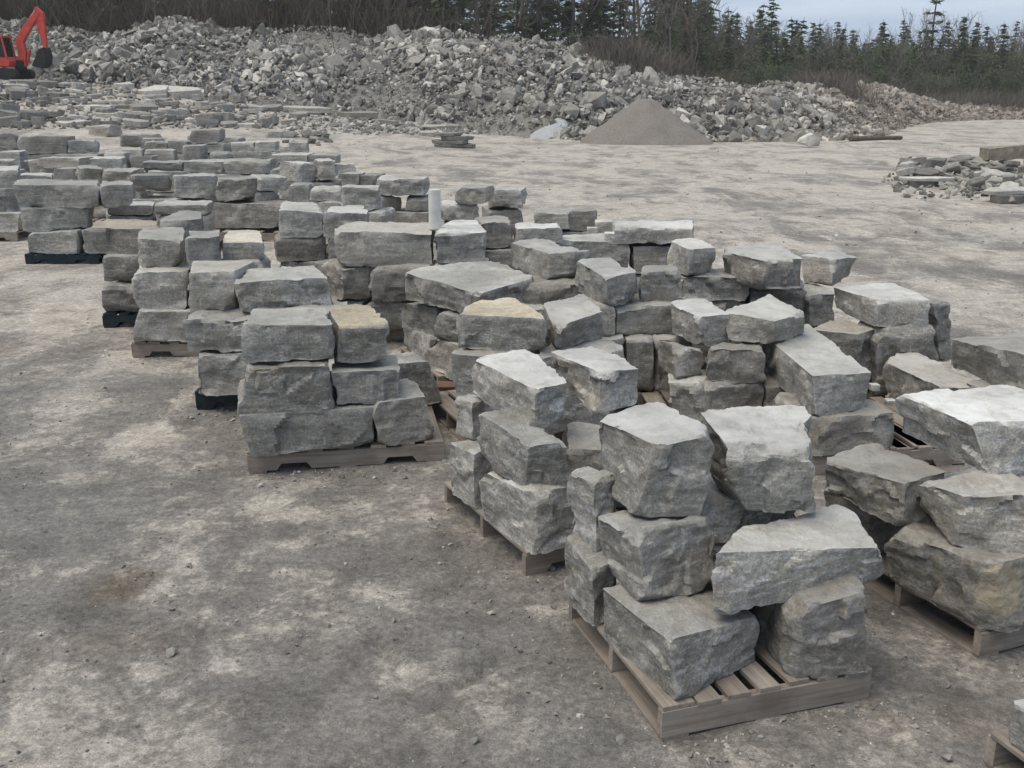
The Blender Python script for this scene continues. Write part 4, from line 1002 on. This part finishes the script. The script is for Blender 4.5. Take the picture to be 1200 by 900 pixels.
slab(335, 120, 2.6, 2.0, 0.4, 0.86, 'pale pinkish slab leaning on the rubble right of the broad pale one', 2, (0.3, 0.0))
slab(388, 122, 1.3, 1.0, 0.25, 0.84, 'small tan slab at the foot of the rubble heap', 3, (0.3, 0.05))
slab(360, 133, 3.0, 1.6, 0.28, 0.78, 'long flat slab with dark shadow under its edge', 4, (0.02, 0.02), lift=0.06)
slab(420, 139, 2.4, 1.6, 0.3, 0.55, 'dark edged flat slab right of the long one', 5, (0.02, 0.03), lift=0.05)
slab(470, 141, 2.2, 1.5, 0.3, 0.6, 'flat slab by the toe of the heap left of the small dark pile', 6, (0.03, -0.03), lift=0.04)
slab(120, 128, 2.6, 1.5, 0.2, 0.8, 'pale flat slab among the far left slabs', 7, lift=0.0)
slab(145, 138, 3.0, 1.6, 0.2, 0.78, 'long pale slab nearest to the far stacks', 8, lift=0.0)
rs = random.Random(21)
for i in range(150):
    px = rs.uniform(-20, 330); py = rs.uniform(101, 150) if px > 60 else rs.uniform(98, 150)
    blue = px < 85
    w = rs.uniform(0.5, 1.6)
    slab(px, py, w, w * rs.uniform(0.5, 0.8), rs.uniform(0.15, 0.42), rs.uniform(0.2, 0.55) if blue else rs.uniform(0.3, 0.9),
         'bluish grey flat slab in the pile below the excavator' if blue else 'flat stone slab lying between the far stacks and the rubble', 100 + i,
         (rs.uniform(-0.08, 0.16), rs.uniform(-0.1, 0.1)), rs.uniform(0, 3), lift=rs.uniform(-0.06, 0.04), group='flat slabs below the excavator' if blue else 'flat slabs before the rubble')
for i in range(16):
    px = rs.uniform(330, 640); py = rs.uniform(128, 152) if px < 500 else rs.uniform(146, 160)
    w = rs.uniform(0.7, 1.7)
    slab(px, py, w, w * 0.6, rs.uniform(0.1, 0.25), rs.uniform(0.4, 0.75), 'flat stone slab along the toe of the tall rubble heap', 200 + i, (rs.uniform(-0.05, 0.15), rs.uniform(-0.08, 0.08)), lift=rs.uniform(0, 0.12), group='flat slabs along the toe')
for i in range(9):
    px = rs.uniform(170, 430); w = rs.uniform(1.1, 2.2)
    slab(px, 107 + (px - 170) * 0.075 + rs.uniform(-1, 5), w, w * 0.7, rs.uniform(0.2, 0.4), rs.uniform(0.8, 0.92), 'pale tan slab leaning at the foot of the tall rubble heap', 250 + i, (rs.uniform(0.1, 0.35), rs.uniform(-0.1, 0.1)), rs.uniform(-0.6, 0.6), 0.0, 'pale tan slabs at the heap foot')
# small stack of thin slabs out on the yard
for i, (px, w, tn) in enumerate([(531, 1.7, 0.3), (526, 1.5, 0.35), (536, 1.4, 0.28), (524, 1.2, 0.4)]):
    p = gpt(532, 173); p[0] += (px - 531) * 0.035
    slab(0, 0, w, 0.9, 0.15, tn, ('lowest', 'second lowest', 'second highest', 'uppermost')[i] + ' dark thin slab of the small pile out on the yard', 300 + i, lift=i * 0.15, p=p, rotz=(0.05, -0.1, 0.12, 0.2)[i])
# dark patch of small rubble left of the yard
rg = random.Random(5)
for i in range(16):
    rock_at(rg.uniform(335, 386), rg.uniform(158, 172), rg.uniform(0.25, 0.5), rg.uniform(0.05, 0.3), 'small dark rock in the patch left of the open yard', i, 0.8, 0.2, group='dark rocks left of the yard')
# heap of slabs at the right
slab(1083, 219, 1.45, 0.5, 0.09, 0.95, 'long white slab jutting out of the slab heap at right', 401, (0, 0.01), 0.02, 0.16)
slab(1083, 219, 0.9, 0.4, 0.17, 0.2, 'dark piece under the long white slab of the right heap', 403, (0, 0), 0.1)
slab(1180, 236, 0.9, 0.5, 0.19, 0.15, 'dark piece under the pale slab at the right edge', 404, (0, 0), 0.1)
slab(1180, 235, 1.2, 0.7, 0.11, 0.8, 'pale slab at the right edge above a dark gap', 402, (0.02, -0.03), 0.1, 0.18)
p = gpt(1178, 205)
C = [[[p + np.array((u * 1.3 - 0.55, v * 0.7 + (0.35 * u), 0.36 + w * 0.36 + 0.06 * u)) for w in (0, 1)] for v in (0, 1)] for u in (0, 1)]
add_block('brown', 'brownish flat boulder on top of the slab heap at the right edge', C, tone=0.95, tan=0.6, dust=0.2, name='boulder', cat='boulder', group=None)
STONES['brown']['o'].data.materials[0] = plain('brown_weathered_rock', (0.25, 0.215, 0.165), 0.9, 0, 0.4, 5)
rg = random.Random(9)
for i in range(85):
    px = rg.uniform(1060, 1215); k = (px - 1060) / 155
    py = rg.uniform(203 - 8 * k, 226 + 6 * k) if px > 1128 else rg.uniform(196, 210); w = rg.uniform(0.3, 0.85)
    slab(px, py, w, w * rg.uniform(0.5, 0.9), rg.uniform(0.06, 0.2), rg.uniform(0.12, 0.85), 'broken grey slab piece in the heap at the right edge', 420 + i,
         (rg.uniform(-0.35, 0.35), rg.uniform(-0.35, 0.35)), rg.uniform(0, 3), rg.uniform(0.0, 0.34) * (0.4 + k), 'slab pieces in the right heap')
slab(1092, 205, 0.7, 0.35, 0.5, 0.25, 'dark upright pointed piece in the slab heap at right', 480, (0.2, 0.1), 0.3, 0.0)
def litter(label, pts, smin, smax, seed, tlo, thi):
    rng = np.random.RandomState(seed); P = np.array([gpt(*q) for q in pts]); n = len(P)
    sz = np.exp(rng.uniform(math.log(smin), math.log(smax), n)); P[:, 2] += sz * rng.uniform(0.0, 0.3, n)
    o = link('stone_litter', rock_mass('stone_litter', P, sz, rng.uniform(tlo, thi, n), rng, M_RUBS, 0.3)); tag(o, label, 'rubble', kind='stuff')
rl = random.Random(31)
litter('small broken stone littering the ground between the flat slabs', [(x, rl.uniform(97, 152) if x < 330 else rl.uniform(122 + (x - 330) * 0.1, 158)) for x in [rl.uniform(-30, 640) for _ in range(2600)]], 0.1, 0.42, 3, 0.1, 0.9)
litter('small broken stone around the slab heap at right', [(x, rl.gauss(212, 9)) for x in [rl.triangular(1030, 1230, 1170) for _ in range(900)]], 0.05, 0.26, 4, 0.05, 0.8)
litter('scattered small stones on the open yard', [(rl.uniform(300, 1230), 160 + 130 * rl.random() ** 1.3) for _ in range(420)], 0.015, 0.09, 5, 0.3, 0.9)
# log on the ground in front of the right rubble
p, q = gpt(996, 166), gpt(1056, 164); bm = bmesh.new()
bm_tube(bm, (0, 0, 0), tuple(q - p), 0.13, 0.09, 10)
o = bm_obj('log', bm, M_BARK, None, p + np.array((0, 0, 0.11))); tag(o, 'brown log lying in front of the low right rubble', 'log')

# ------------------------------------------------------------------ gravel cones
def cone_heap(name, px, py, r, h, mat, label, seed, sx=1.0):
    p = gpt(px, py); p[1] += r * 0.8
    n = 64; m = 26; V = [(0, 0, h)]; rng = random.Random(seed)
    ang = np.linspace(0, 2 * math.pi, n, endpoint=False)
    for k in range(1, m + 1):
        t_ = k / m
        for a_ in ang:
            w = 1 + 0.05 * math.sin(3 * a_ + seed) + 0.03 * math.sin(7 * a_ + 2 * seed)
            V.append((math.cos(a_) * r * t_ * w * sx, math.sin(a_) * r * t_ * w, h * (1.08 - math.sqrt(t_ * t_ * 1.16 + 0.0064)) - (0.12 if k == m else 0)))
    V = np.array(V); V[:, 2] += 0.13 * fbm(V * 0.9 + seed, seed, 4) + 0.02 * fbm(V * 9, seed + 3, 2) - 0.08 * h * np.exp(-(np.hypot(V[:, 0], V[:, 1]) / (0.10 * r)) ** 2)
    F = [(0, 1 + i, 1 + (i + 1) % n) for i in range(n)]
    for k in range(m - 1):
        for i in range(n):
            a_, b_ = 1 + k * n + i, 1 + k * n + (i + 1) % n
            F += [(a_, a_ + n, b_ + n), (a_, b_ + n, b_)]
    o = link(name, mesh_np(name, V, np.array(F), mat, True), loc=p)
    tag(o, label, 'gravel heap')
cone_heap('gravel_heap', 765, 169, 3.1, 2.0, M_SAND, 'brownish grey cone of fine gravel in front of the rubble', 3)
cone_heap('gravel_heap', 657, 163, 1.45, 0.95, M_PALE, 'small whitish heap of stone fines left of the gravel cone', 5, 1.1)

# ------------------------------------------------------------------ excavator
ex = at_y(7, 92, 58.2)
ez = float(heap_z(np.array([ex[0]]), np.array([59.0]))[0][0]); gz = float(ground_z(ex[0], 59.0))
EX = link('excavator', None, loc=(ex[0], 58.2, max(ex[2], float(ground_z(ex[0], 58.2))) - 0.05), rot=(0, 0, -0.12)); EX.scale = (0.9,) * 3
tag(EX, 'small red tracked excavator with raised boom, cut by the left edge', 'excavator')
for s in (-1, 1):
    bm = bmesh.new(); pts = []
    for cx, a0 in ((1.0, -90), (-1.4, 90)):
        for k in range(7): a_ = math.radians(a0 + k * 30); pts.append((cx + 0.3 * math.cos(a_), 0.3 + 0.3 * math.sin(a_)))
    bm_prism(bm, pts, s * 0.85 - 0.22, s * 0.85 + 0.22); bm_obj('track', bm, M_BLACK, EX)
bm = bmesh.new(); bm_box(bm, (-0.2, 0, 0.45), (1.6, 1.2, 0.35), None, 0.04); bm_obj('undercarriage', bm, M_BLACK, EX)
bm = bmesh.new(); bm_prism(bm, [(-1.9, 0.72), (0.85, 0.66), (0.95, 1.0), (0.75, 1.22), (-0.6, 1.3), (-1.7, 1.45), (-2.0, 1.2)], -0.85, 0.85)
bmesh.ops.bevel(bm, geom=bm.edges[:], offset=0.06, segments=2, affect='EDGES'); bm_obj('body', bm, M_RED, EX)
bm = bmesh.new()
for x0, z0, x1, z1 in ((-0.75, 1.25, -0.75, 2.35), (0.72, 1.2, 0.55, 2.35)):
    for y in (-0.8, 0.1): bm_tube(bm, (x0, y, z0), (x1, y, z1), 0.06, 0.06, 6)
bm_box(bm, (-0.1, -0.35, 2.4), (1.5, 1.1, 0.12), None, 0.03)
cab = bm_obj('cab', bm, M_RED, EX)
bm = bmesh.new(); bm_prism(bm, [(-0.7, 1.28), (0.66, 1.25), (0.52, 2.33), (-0.7, 2.33)], -0.77, 0.07); bm_obj('window', bm, M_GLASS, cab)
def strut(name, pts, w, d, mat):
    bm = bmesh.new(); up_, lo_ = [], []
    for i, (x, z) in enumerate(pts):
        a_ = pts[max(0, i - 1)]; b_ = pts[min(len(pts) - 1, i + 1)]
        tx, tz = b_[0] - a_[0], b_[1] - a_[1]; l = math.hypot(tx, tz)
        ww = w[i] / 2; up_.append((x - tz / l * ww, z + tx / l * ww)); lo_.append((x + tz / l * ww, z - tx / l * ww))
    bm_prism(bm, up_ + lo_[::-1], -d / 2, d / 2)
    bmesh.ops.bevel(bm, geom=bm.edges[:], offset=0.02, segments=1, affect='EDGES')
    return bm_obj(name, bm, mat, EX)
strut('boom', [(1.2, 0.75), (1.3, 1.5), (1.22, 2.15), (1.55, 2.65), (2.65, 3.85)], [0.5, 0.5, 0.5, 0.46, 0.3], 0.26, M_RED)
strut('stick', [(2.45, 4.05), (2.72, 3.7), (2.75, 2.7), (2.8, 1.75)], [0.2, 0.42, 0.34, 0.22], 0.2, M_RED)
strut('boom_swing_post', [(0.8, 0.85), (1.35, 0.8)], [0.5, 0.55], 0.4, M_BLACK)
for p0, p1, p2 in (((1.55, 0.95), (1.75, 1.7), (1.85, 2.5)), ((1.75, 3.05), (2.2, 3.65), (2.5, 4.0)), ((2.5, 3.4), (2.5, 2.6), (2.55, 2.0))):
    bm = bmesh.new(); bm_tube(bm, (p0[0], 0, p0[1]), (p1[0], 0, p1[1]), 0.085, None, 10); c = bm_obj('hydraulic_cylinder', bm, M_RED, EX)
    bm = bmesh.new(); bm_tube(bm, (p1[0], 0, p1[1]), (p2[0], 0, p2[1]), 0.05, None, 8); bm_obj('rod', bm, M_STEEL, c)
bm = bmesh.new(); bm_prism(bm, [(2.85, 1.8), (2.95, 1.3), (2.85, 0.85), (2.55, 0.62), (2.15, 0.7), (2.0, 0.78), (2.3, 1.25), (2.55, 1.7)], -0.4, 0.4)
bk = bm_obj('bucket', bm, M_BLACK, EX)
for k in range(5):
    bm = bmesh.new(); bm_prism(bm, [(2.02, 0.74), (2.06, 0.84), (1.84, 0.86)], -0.38 + k * 0.17, -0.3 + k * 0.17); bm_obj('tooth', bm, M_STEEL, bk)

# ------------------------------------------------------------------ trees
def tube_rings(P, R, n):
    P = np.array(P, float); V, F = [], []
    for i in range(len(P)):
        d = P[min(i + 1, len(P) - 1)] - P[max(i - 1, 0)]; d /= np.linalg.norm(d) + 1e-9
        a_ = np.cross(d, (0.3, 0.9, 0.1)); a_ /= np.linalg.norm(a_) + 1e-9; b_ = np.cross(d, a_)
        for k in range(n):
            an = 2 * math.pi * k / n; V.append(P[i] + R[i] * (math.cos(an) * a_ + math.sin(an) * b_))
    for i in range(len(P) - 1):
        for k in range(n): F.append((i * n + k, i * n + (k + 1) % n, (i + 1) * n + (k + 1) % n, (i + 1) * n + k))
    return V, F
class MB:
    def __init__(s): s.V, s.F = [], []
    def add(s, V, F):
        o_ = len(s.V); s.V += [tuple(v) for v in V]; s.F += [tuple(i + o_ for i in f) for f in F]
    def mesh(s, name, mat, smooth=False): return mesh_np(name, np.array(s.V), np.array(s.F), mat, smooth)
def conifer(H, seed, mat, low=0.08, spread=0.2, dens=1.0, gap=0.4, flat=0.0):
    rng = np.random.RandomState(seed); tr, cr_ = MB(), MB()
    zs = np.linspace(0, H, 9); wob = rng.normal(0, 0.012 * H, (9, 2)) * np.linspace(0, 1, 9)[:, None] * 0.6
    line = np.column_stack([wob, zs]); tr.add(*tube_rings(line, [0.014 * H * (1 - 0.95 * z / H) + 0.012 for z in zs], 7))
    z = low * H
    while z < H * 0.985:
        k = z / H; nb = rng.randint(4, 7)
        L0 = spread * H * ((1 - k) ** 0.75) * (0.55 + 0.45 * min(1, (k - low) / 0.15 + 0.2)) + 0.12
        for _ in range(nb):
            a_ = rng.uniform(0, 6.28); L = L0 * rng.uniform(0.55, 1.15); d = np.array((math.cos(a_), math.sin(a_), 0))
            rise = rng.uniform(-0.35, 0.12) if not flat else rng.uniform(-0.05, 0.15)
            c0 = np.array((np.interp(z, zs, wob[:, 0]), np.interp(z, zs, wob[:, 1]), z))
            end = c0 + d * L + np.array((0, 0, rise * L))
            tr.add(*tube_rings([c0, (c0 + end) / 2 + np.array((0, 0, 0.05 * L)), end], [0.03, 0.02, 0.006], 3))
            m_ = max(3, int(L / 0.19 * dens))
            for j in range(m_):
                f = rng.uniform(0.18, 1.05); c = c0 + (end - c0) * f + rng.normal(0, 0.07, 3)
                s = rng.uniform(0.24, 0.48) * (1.15 - 0.4 * f); an = a_ + rng.normal(0, 0.8)
                e1 = np.array((math.cos(an), math.sin(an), rng.uniform(-0.5, 0.25))) * s * 1.25
                e2 = np.array((-math.sin(an), math.cos(an), rng.uniform(-0.5, 0.5))) * s * 0.55
                cr_.add([c - e1 * 0.4 - e2, c - e1 * 0.4 + e2, c + e1 * 0.8 + e2 * 0.5, c + e1 - e2 * 0.4], [(0, 1, 2, 3)])
        z += gap * rng.uniform(0.7, 1.3) * (1 if not flat else 1 + flat * rng.rand())
    return tr.mesh('trunk', M_BARK, True), cr_.mesh('crown', mat)
def bare_tree(H, seed, bark):
    rng = np.random.RandomState(seed); tr, cr_ = MB(), MB()
    def grow(p, d, L, r, lev):
        n_ = 4; pts = [p]; dd = d.copy()
        for i in range(n_):
            dd = dd + rng.normal(0, 0.10 + 0.05 * lev, 3); dd[2] += 0.05; dd /= np.linalg.norm(dd); pts.append(pts[-1] + dd * L / n_)
        rr = np.linspace(r, r * 0.45, n_ + 1)
        (tr if lev == 0 else cr_).add(*tube_rings(pts, rr, 6 if lev == 0 else 3))
        if lev >= 3: return
        for _ in range((12, 5, 4)[lev]):
            f = rng.uniform(0.28 if lev == 0 else 0.2, 1.0); i = min(n_ - 1, int(f * n_)); q = pts[i] + (pts[i + 1] - pts[i]) * (f * n_ - i)
            a_ = rng.uniform(0, 6.28); sp = rng.uniform(0.35, 0.8)
            nd = dd * (1 - sp * 0.5) + sp * np.array((math.cos(a_), math.sin(a_), 0.25)); nd /= np.linalg.norm(nd)
            grow(q, nd, L * rng.uniform(0.3, 0.52) * (1.1 - 0.4 * f), max(0.012, r * 0.42), lev + 1)
    grow(np.zeros(3), np.array((0, 0, 1.0)), H, 0.011 * H, 0)
    return tr.mesh('trunk', bark, True), cr_.mesh('crown', bark)
CON = [conifer(13, 1, M_NEED, 0.05, 0.22), conifer(15, 2, M_NEED2, 0.08, 0.19), conifer(11, 3, M_NEED, 0.04, 0.26), conifer(16, 4, M_NEED2, 0.12, 0.18, 0.9, 0.45), conifer(12, 5, M_NEED, 0.04, 0.2)]
BARE = [bare_tree(12, 11, M_BARKG), bare_tree(14, 12, M_BARK), bare_tree(10, 13, M_BARKG), bare_tree(13, 14, M_TWIG)]
def bushy(H, seed, mat):
    rng = np.random.RandomState(seed); tr, cr_ = MB(), MB()
    tr.add(*tube_rings([(0, 0, 0), (0.1, 0, H * 0.4), (0.05, 0.1, H * 0.85)], [0.1, 0.07, 0.02], 6))
    lobes = [(rng.normal(0, 0.13 * H), rng.normal(0, 0.13 * H), H * rng.uniform(0.35, 0.88), H * rng.uniform(0.12, 0.22)) for _ in range(14)]
    for x, y, z, r in lobes:
        tr.add(*tube_rings([(0.05, 0.02, z * 0.45), (x * 0.5, y * 0.5, z * 0.75), (x, y, z)], [0.04, 0.03, 0.01], 3))
        for _ in range(150):
            d = rng.normal(size=3); d /= np.linalg.norm(d); c = np.array((x, y, z)) + d * r * rng.uniform(0.35, 1.1) * np.array((1, 1, 1.2))
            a_ = rng.normal(size=3); a_ /= np.linalg.norm(a_); b_ = np.cross(a_, rng.normal(size=3)); b_ /= np.linalg.norm(b_) + 1e-6
            s_ = rng.uniform(0.10, 0.24); cr_.add([c - a_ * s_ - b_ * s_ * 0.4, c - a_ * s_ * 0.3 + b_ * s_ * 0.5, c + a_ * s_, c + b_ * -s_ * 0.5], [(0, 1, 2, 3)])
    return tr.mesh('trunk', M_BARKG, True), cr_.mesh('crown', mat)
BUSH = [bushy(7, 31, M_NEED2), bushy(8, 32, M_OLIVE), bushy(6.5, 33, M_OLIVE), bushy(7.5, 34, M_NEED)]
PINE = conifer(13.2, 9, M_NEED, 0.32, 0.21, 0.9, 0.62, 1.0)
def tree(name, pair, X, Y, s, rz, label, group, cat='tree'):
    z = float(ground_z(X, Y)) - 0.1
    r = link(name, None, loc=(X, Y, z), rot=(0, 0, rz)); r.scale = (s * 1.0, s * 1.0, s)
    for nm, me_ in zip(('trunk', 'crown'), pair): link(nm, me_, r)
    return tag(r, label, cat, group)
def xpx(px, Y): return (px - 600) / F_PX * (Y * CP + 0.3)
rt = random.Random(77)
NT = 0
# tall dark wood behind the left and middle of the heap
for Y0, step in ((75, 30), (80, 32), (86, 32), (93, 34), (101, 38), (112, 46)):
    px = -60 + rt.uniform(0, 20)
    while px < 815 - (Y0 - 75) * 1.2:
        Y = Y0 + rt.uniform(-2, 2); con = rt.random() < (0.62 if px < 520 else 0.45)
        s = rt.uniform(0.9, 1.3) * (1.0 if px < 640 else 0.94 - 0.22 * (px - 640) / 180)
        if con: tree('conifer_tree', rt.choice(CON), xpx(px, Y), Y, s, rt.uniform(0, 6), 'dark conifer in the dense wood behind the tall rubble', 'conifers behind the tall rubble'); 
        else: tree('bare_tree', rt.choice(BARE), xpx(px, Y), Y, s, rt.uniform(0, 6), 'bare leafless tree in the dense wood behind the tall rubble', 'bare trees behind the tall rubble')
        NT += 1; px += step * rt.uniform(0.75, 1.3)
# lower mixed wood on the right, farther off
for Y0, step in ((99, 16), (104, 16), (109, 15), (114, 14), (119, 14), (125, 13), (132, 14), (140, 14), (149, 15)):
    px = 770 + rt.uniform(0, 20)
    while px < 1240:
        Y = Y0 + rt.uniform(-2, 3); con = rt.random() < (0.3 if Y0 < 112 else 0.86)
        th_ = 2.35 + Y * (rt.uniform(0.034, 0.052) if rt.random() < 0.75 else rt.uniform(0.052, 0.066)) * (2.0 if px < 800 else 1.6 if px < 835 else 1.25 if px < 900 else 1.0) * (1.0 if con else 0.85)
        kc, kb = rt.randrange(5), rt.randrange(4); s = th_ / ((13, 15, 11, 16, 12)[kc] if con else (12, 14, 10, 13)[kb])
        if con: tree('conifer_tree', CON[kc], xpx(px, Y), Y, s, rt.uniform(0, 6), 'small green conifer in the wood under the open sky at right', 'conifers at right')
        else: tree('bare_tree', BARE[kb], xpx(px, Y), Y, s, rt.uniform(0, 6), 'bare grey tree in the wood under the open sky at right', 'bare trees at right')
        NT += 1; px += step * rt.uniform(0.75, 1.3)
for Y0, step in ((96, 20), (101, 19), (107, 20), (113, 20)):
    px = 735 + rt.uniform(0, 20)
    while px < 1240:
        Y = Y0 + rt.uniform(-2, 2); k_ = rt.randrange(4); th_ = 2.35 + Y * (rt.uniform(0.028, 0.044) if Y0 > 98 else rt.uniform(0.008, 0.026)) * (1.5 if px < 820 else 1.15 if px < 900 else 1.0)
        tree('bushy_tree', BUSH[k_], xpx(px, Y), Y, th_ / (7, 8, 6.5, 7.5)[k_], rt.uniform(0, 6), 'dull olive bushy tree filling the wood at right', 'bushy trees at right'); px += step * rt.uniform(0.75, 1.3)
tree('pine_tree', PINE, xpx(1085, 104), 104, 1.0, 0.6, 'tall open pine with flat branches rising above the right wood', None)
tree('conifer_tree', CON[0], xpx(898, 112), 112, 0.92, 0.6, 'taller pointed conifer left of the open sky', None)
tree('conifer_tree', CON[4], xpx(922, 114), 114, 0.82, 1.6, 'slim pointed conifer right of the taller one by the sky', None)
tree('conifer_tree', CON[4], xpx(1147, 112), 112, 0.75, 2.6, 'slim conifer standing above the wood near the right edge', None)

# leafless brush along the edge of the wood and on the heap
def brush(name, spots, label, hmin, hmax, n, seed, mat=M_TWIG):
    rng = np.random.RandomState(seed); V, F = [], []
    for _ in range(n):
        x, y, z, r = spots[rng.randint(len(spots))]
        p = np.array((x + rng.normal(0, r), y + rng.normal(0, r), 0)); p[2] = z if z is not None else float(0)
        V.append(p); F.append(0)
    P = np.array(V); g = heap_z(P[:, 0], P[:, 1])[0]; g = np.maximum(g, ground_z(P[:, 0], P[:, 1])); P[:, 2] = g - 0.1
    h = rng.uniform(hmin, hmax, n); d = np.column_stack([rng.normal(0, 0.5, n), rng.normal(0, 0.5, n), np.ones(n)]) * h[:, None]
    an = rng.uniform(0, 6.28, n); w = np.column_stack([np.cos(an), np.sin(an), np.zeros(n)]) * 0.02
    m1 = P + d * 0.5 + rng.normal(0, 0.08, (n, 3))
    fk = rng.normal(0, 0.2, (n, 3)) * h[:, None]; fk[:, 2] = np.abs(fk[:, 2]) + 0.3 * h
    VV = np.stack([P - w, P + w, m1 + w * 0.7, m1 - w * 0.7, P + d + w * 0.3, P + d - w * 0.3, m1 + fk + w * 0.3, m1 + fk - w * 0.3], 1).reshape(-1, 3)
    b_ = (np.arange(n) * 8)[:, None]
    FF = np.concatenate([b_ + np.array((0, 1, 2, 3)), b_ + np.array((3, 2, 4, 5)), b_ + np.array((3, 2, 6, 7))])
    o = link(name, mesh_np(name, VV, FF, mat)); tag(o, label, 'brush', kind='stuff')
sp = [(xpx(px, Y), Y, None, 1.6) for px in range(780, 1240, 14) for Y in (92, 95, 98)]
brush('bare_saplings', [(xpx(px, Y), Y, None, 2.2) for px in range(740, 1240, 12) for Y in (99, 103, 107)], 'hazy mass of thin grey saplings filling the right wood', 1.5, 4.2, 16000, 13, M_SAPL)
brush('bare_brush', sp, 'brown leafless brush along the foot of the right wood', 0.6, 1.7, 16000, 3)
sp = [(xpx(px, Y), Y, None, 1.8) for px in range(-60, 800, 16) for Y in (73, 77, 82)]
brush('bare_brush', sp, 'dark leafless undergrowth below the tall wood behind the rubble', 1.5, 4.5, 24000, 4, M_BARK)
sp = [(xpx(px, Y), Y, None, 0.9) for px, Y in ((728, 62), (742, 61), (755, 62), (716, 61), (768, 64))]
brush('bare_brush', sp, 'reddish brown leafless shrub on the rubble above the gravel cone', 0.8, 1.9, 1500, 5)
sp = [(xpx(px, Y), Y, None, 1.1) for px in range(930, 1010, 12) for Y in (66, 70)]
brush('bare_brush', sp, 'thin brown brush behind and over the low right rubble', 0.5, 1.3, 1300, 6)

# ------------------------------------------------------------------ loose gravel on the ground
rng = np.random.RandomState(15)
n = 12000
Y = 2.0 + 16 * rng.rand(n) ** 1.6; X = rng.uniform(-0.62, 0.62, n) * (Y + 1.2)
cl = fbm(np.stack([X * 0.9, Y * 0.9, 0 * X], -1), 55, 3); kk = rng.rand(n) < np.clip(0.35 + 0.9 * cl, 0.06, 1)
X, Y = X[kk], Y[kk]
size = np.clip(rng.lognormal(math.log(0.0085), 0.55, len(X)), 0.004, 0.05)
tone = np.clip(rng.normal(0.45, 0.2, len(X)), 0, 1)
me = rock_mass('loose_gravel', np.stack([X, Y, ground_z(X, Y) + size * 0.2], -1), size, tone, rng, M_RUBS)
tag(link('loose_gravel', me), 'loose gravel and small chips scattered over the ground', 'gravel', kind='stuff')

# stone chips fallen round the pallets
rng = np.random.RandomState(19); Q = []
for k_ in ('P1', 'P2', 'P3', 'P4', 'P5', 'P6', 'P13', 'P12', 'P16'):
    o_, e_, n__ = PAL[k_]
    for _ in range(300):
        u, v = rng.uniform(-0.35, 1.35), rng.uniform(-0.45, 1.2)
        if 0 < u < 1 and -0.02 < v < 1: v = -abs(rng.normal(0, 0.12)) - 0.02
        Q.append(o_ + e_ * u + n__ * v)
Q = np.array(Q); sz = np.clip(rng.lognormal(math.log(0.009), 0.6, len(Q)), 0.004, 0.045)
me = rock_mass('stone_chips', np.column_stack([Q, ground_z(Q[:, 0], Q[:, 1]) + sz * 0.15]), sz, np.clip(rng.normal(0.55, 0.2, len(Q)), 0, 1), rng, M_RUBS, 0.3)
tag(link('stone_chips', me), 'small stone chips fallen round the pallets', 'gravel', kind='stuff')
# ------------------------------------------------------------------ thin moist air
m = bpy.data.materials.new('thin_haze'); m.use_nodes = True; t = m.node_tree; t.nodes.clear()
vo = t.nodes.new('ShaderNodeVolumePrincipled'); vo.inputs['Color'].default_value = (0.92, 0.92, 0.90, 1); vo.inputs['Density'].default_value = 0.0006
mo = t.nodes.new('ShaderNodeOutputMaterial'); t.links.new(vo.outputs[0], mo.inputs['Volume'])
bm = bmesh.new(); bm_box(bm, (0, 280, 11.5), (880, 680, 26)); o = bm_obj('haze', bm, m); tag(o, kind='stuff')
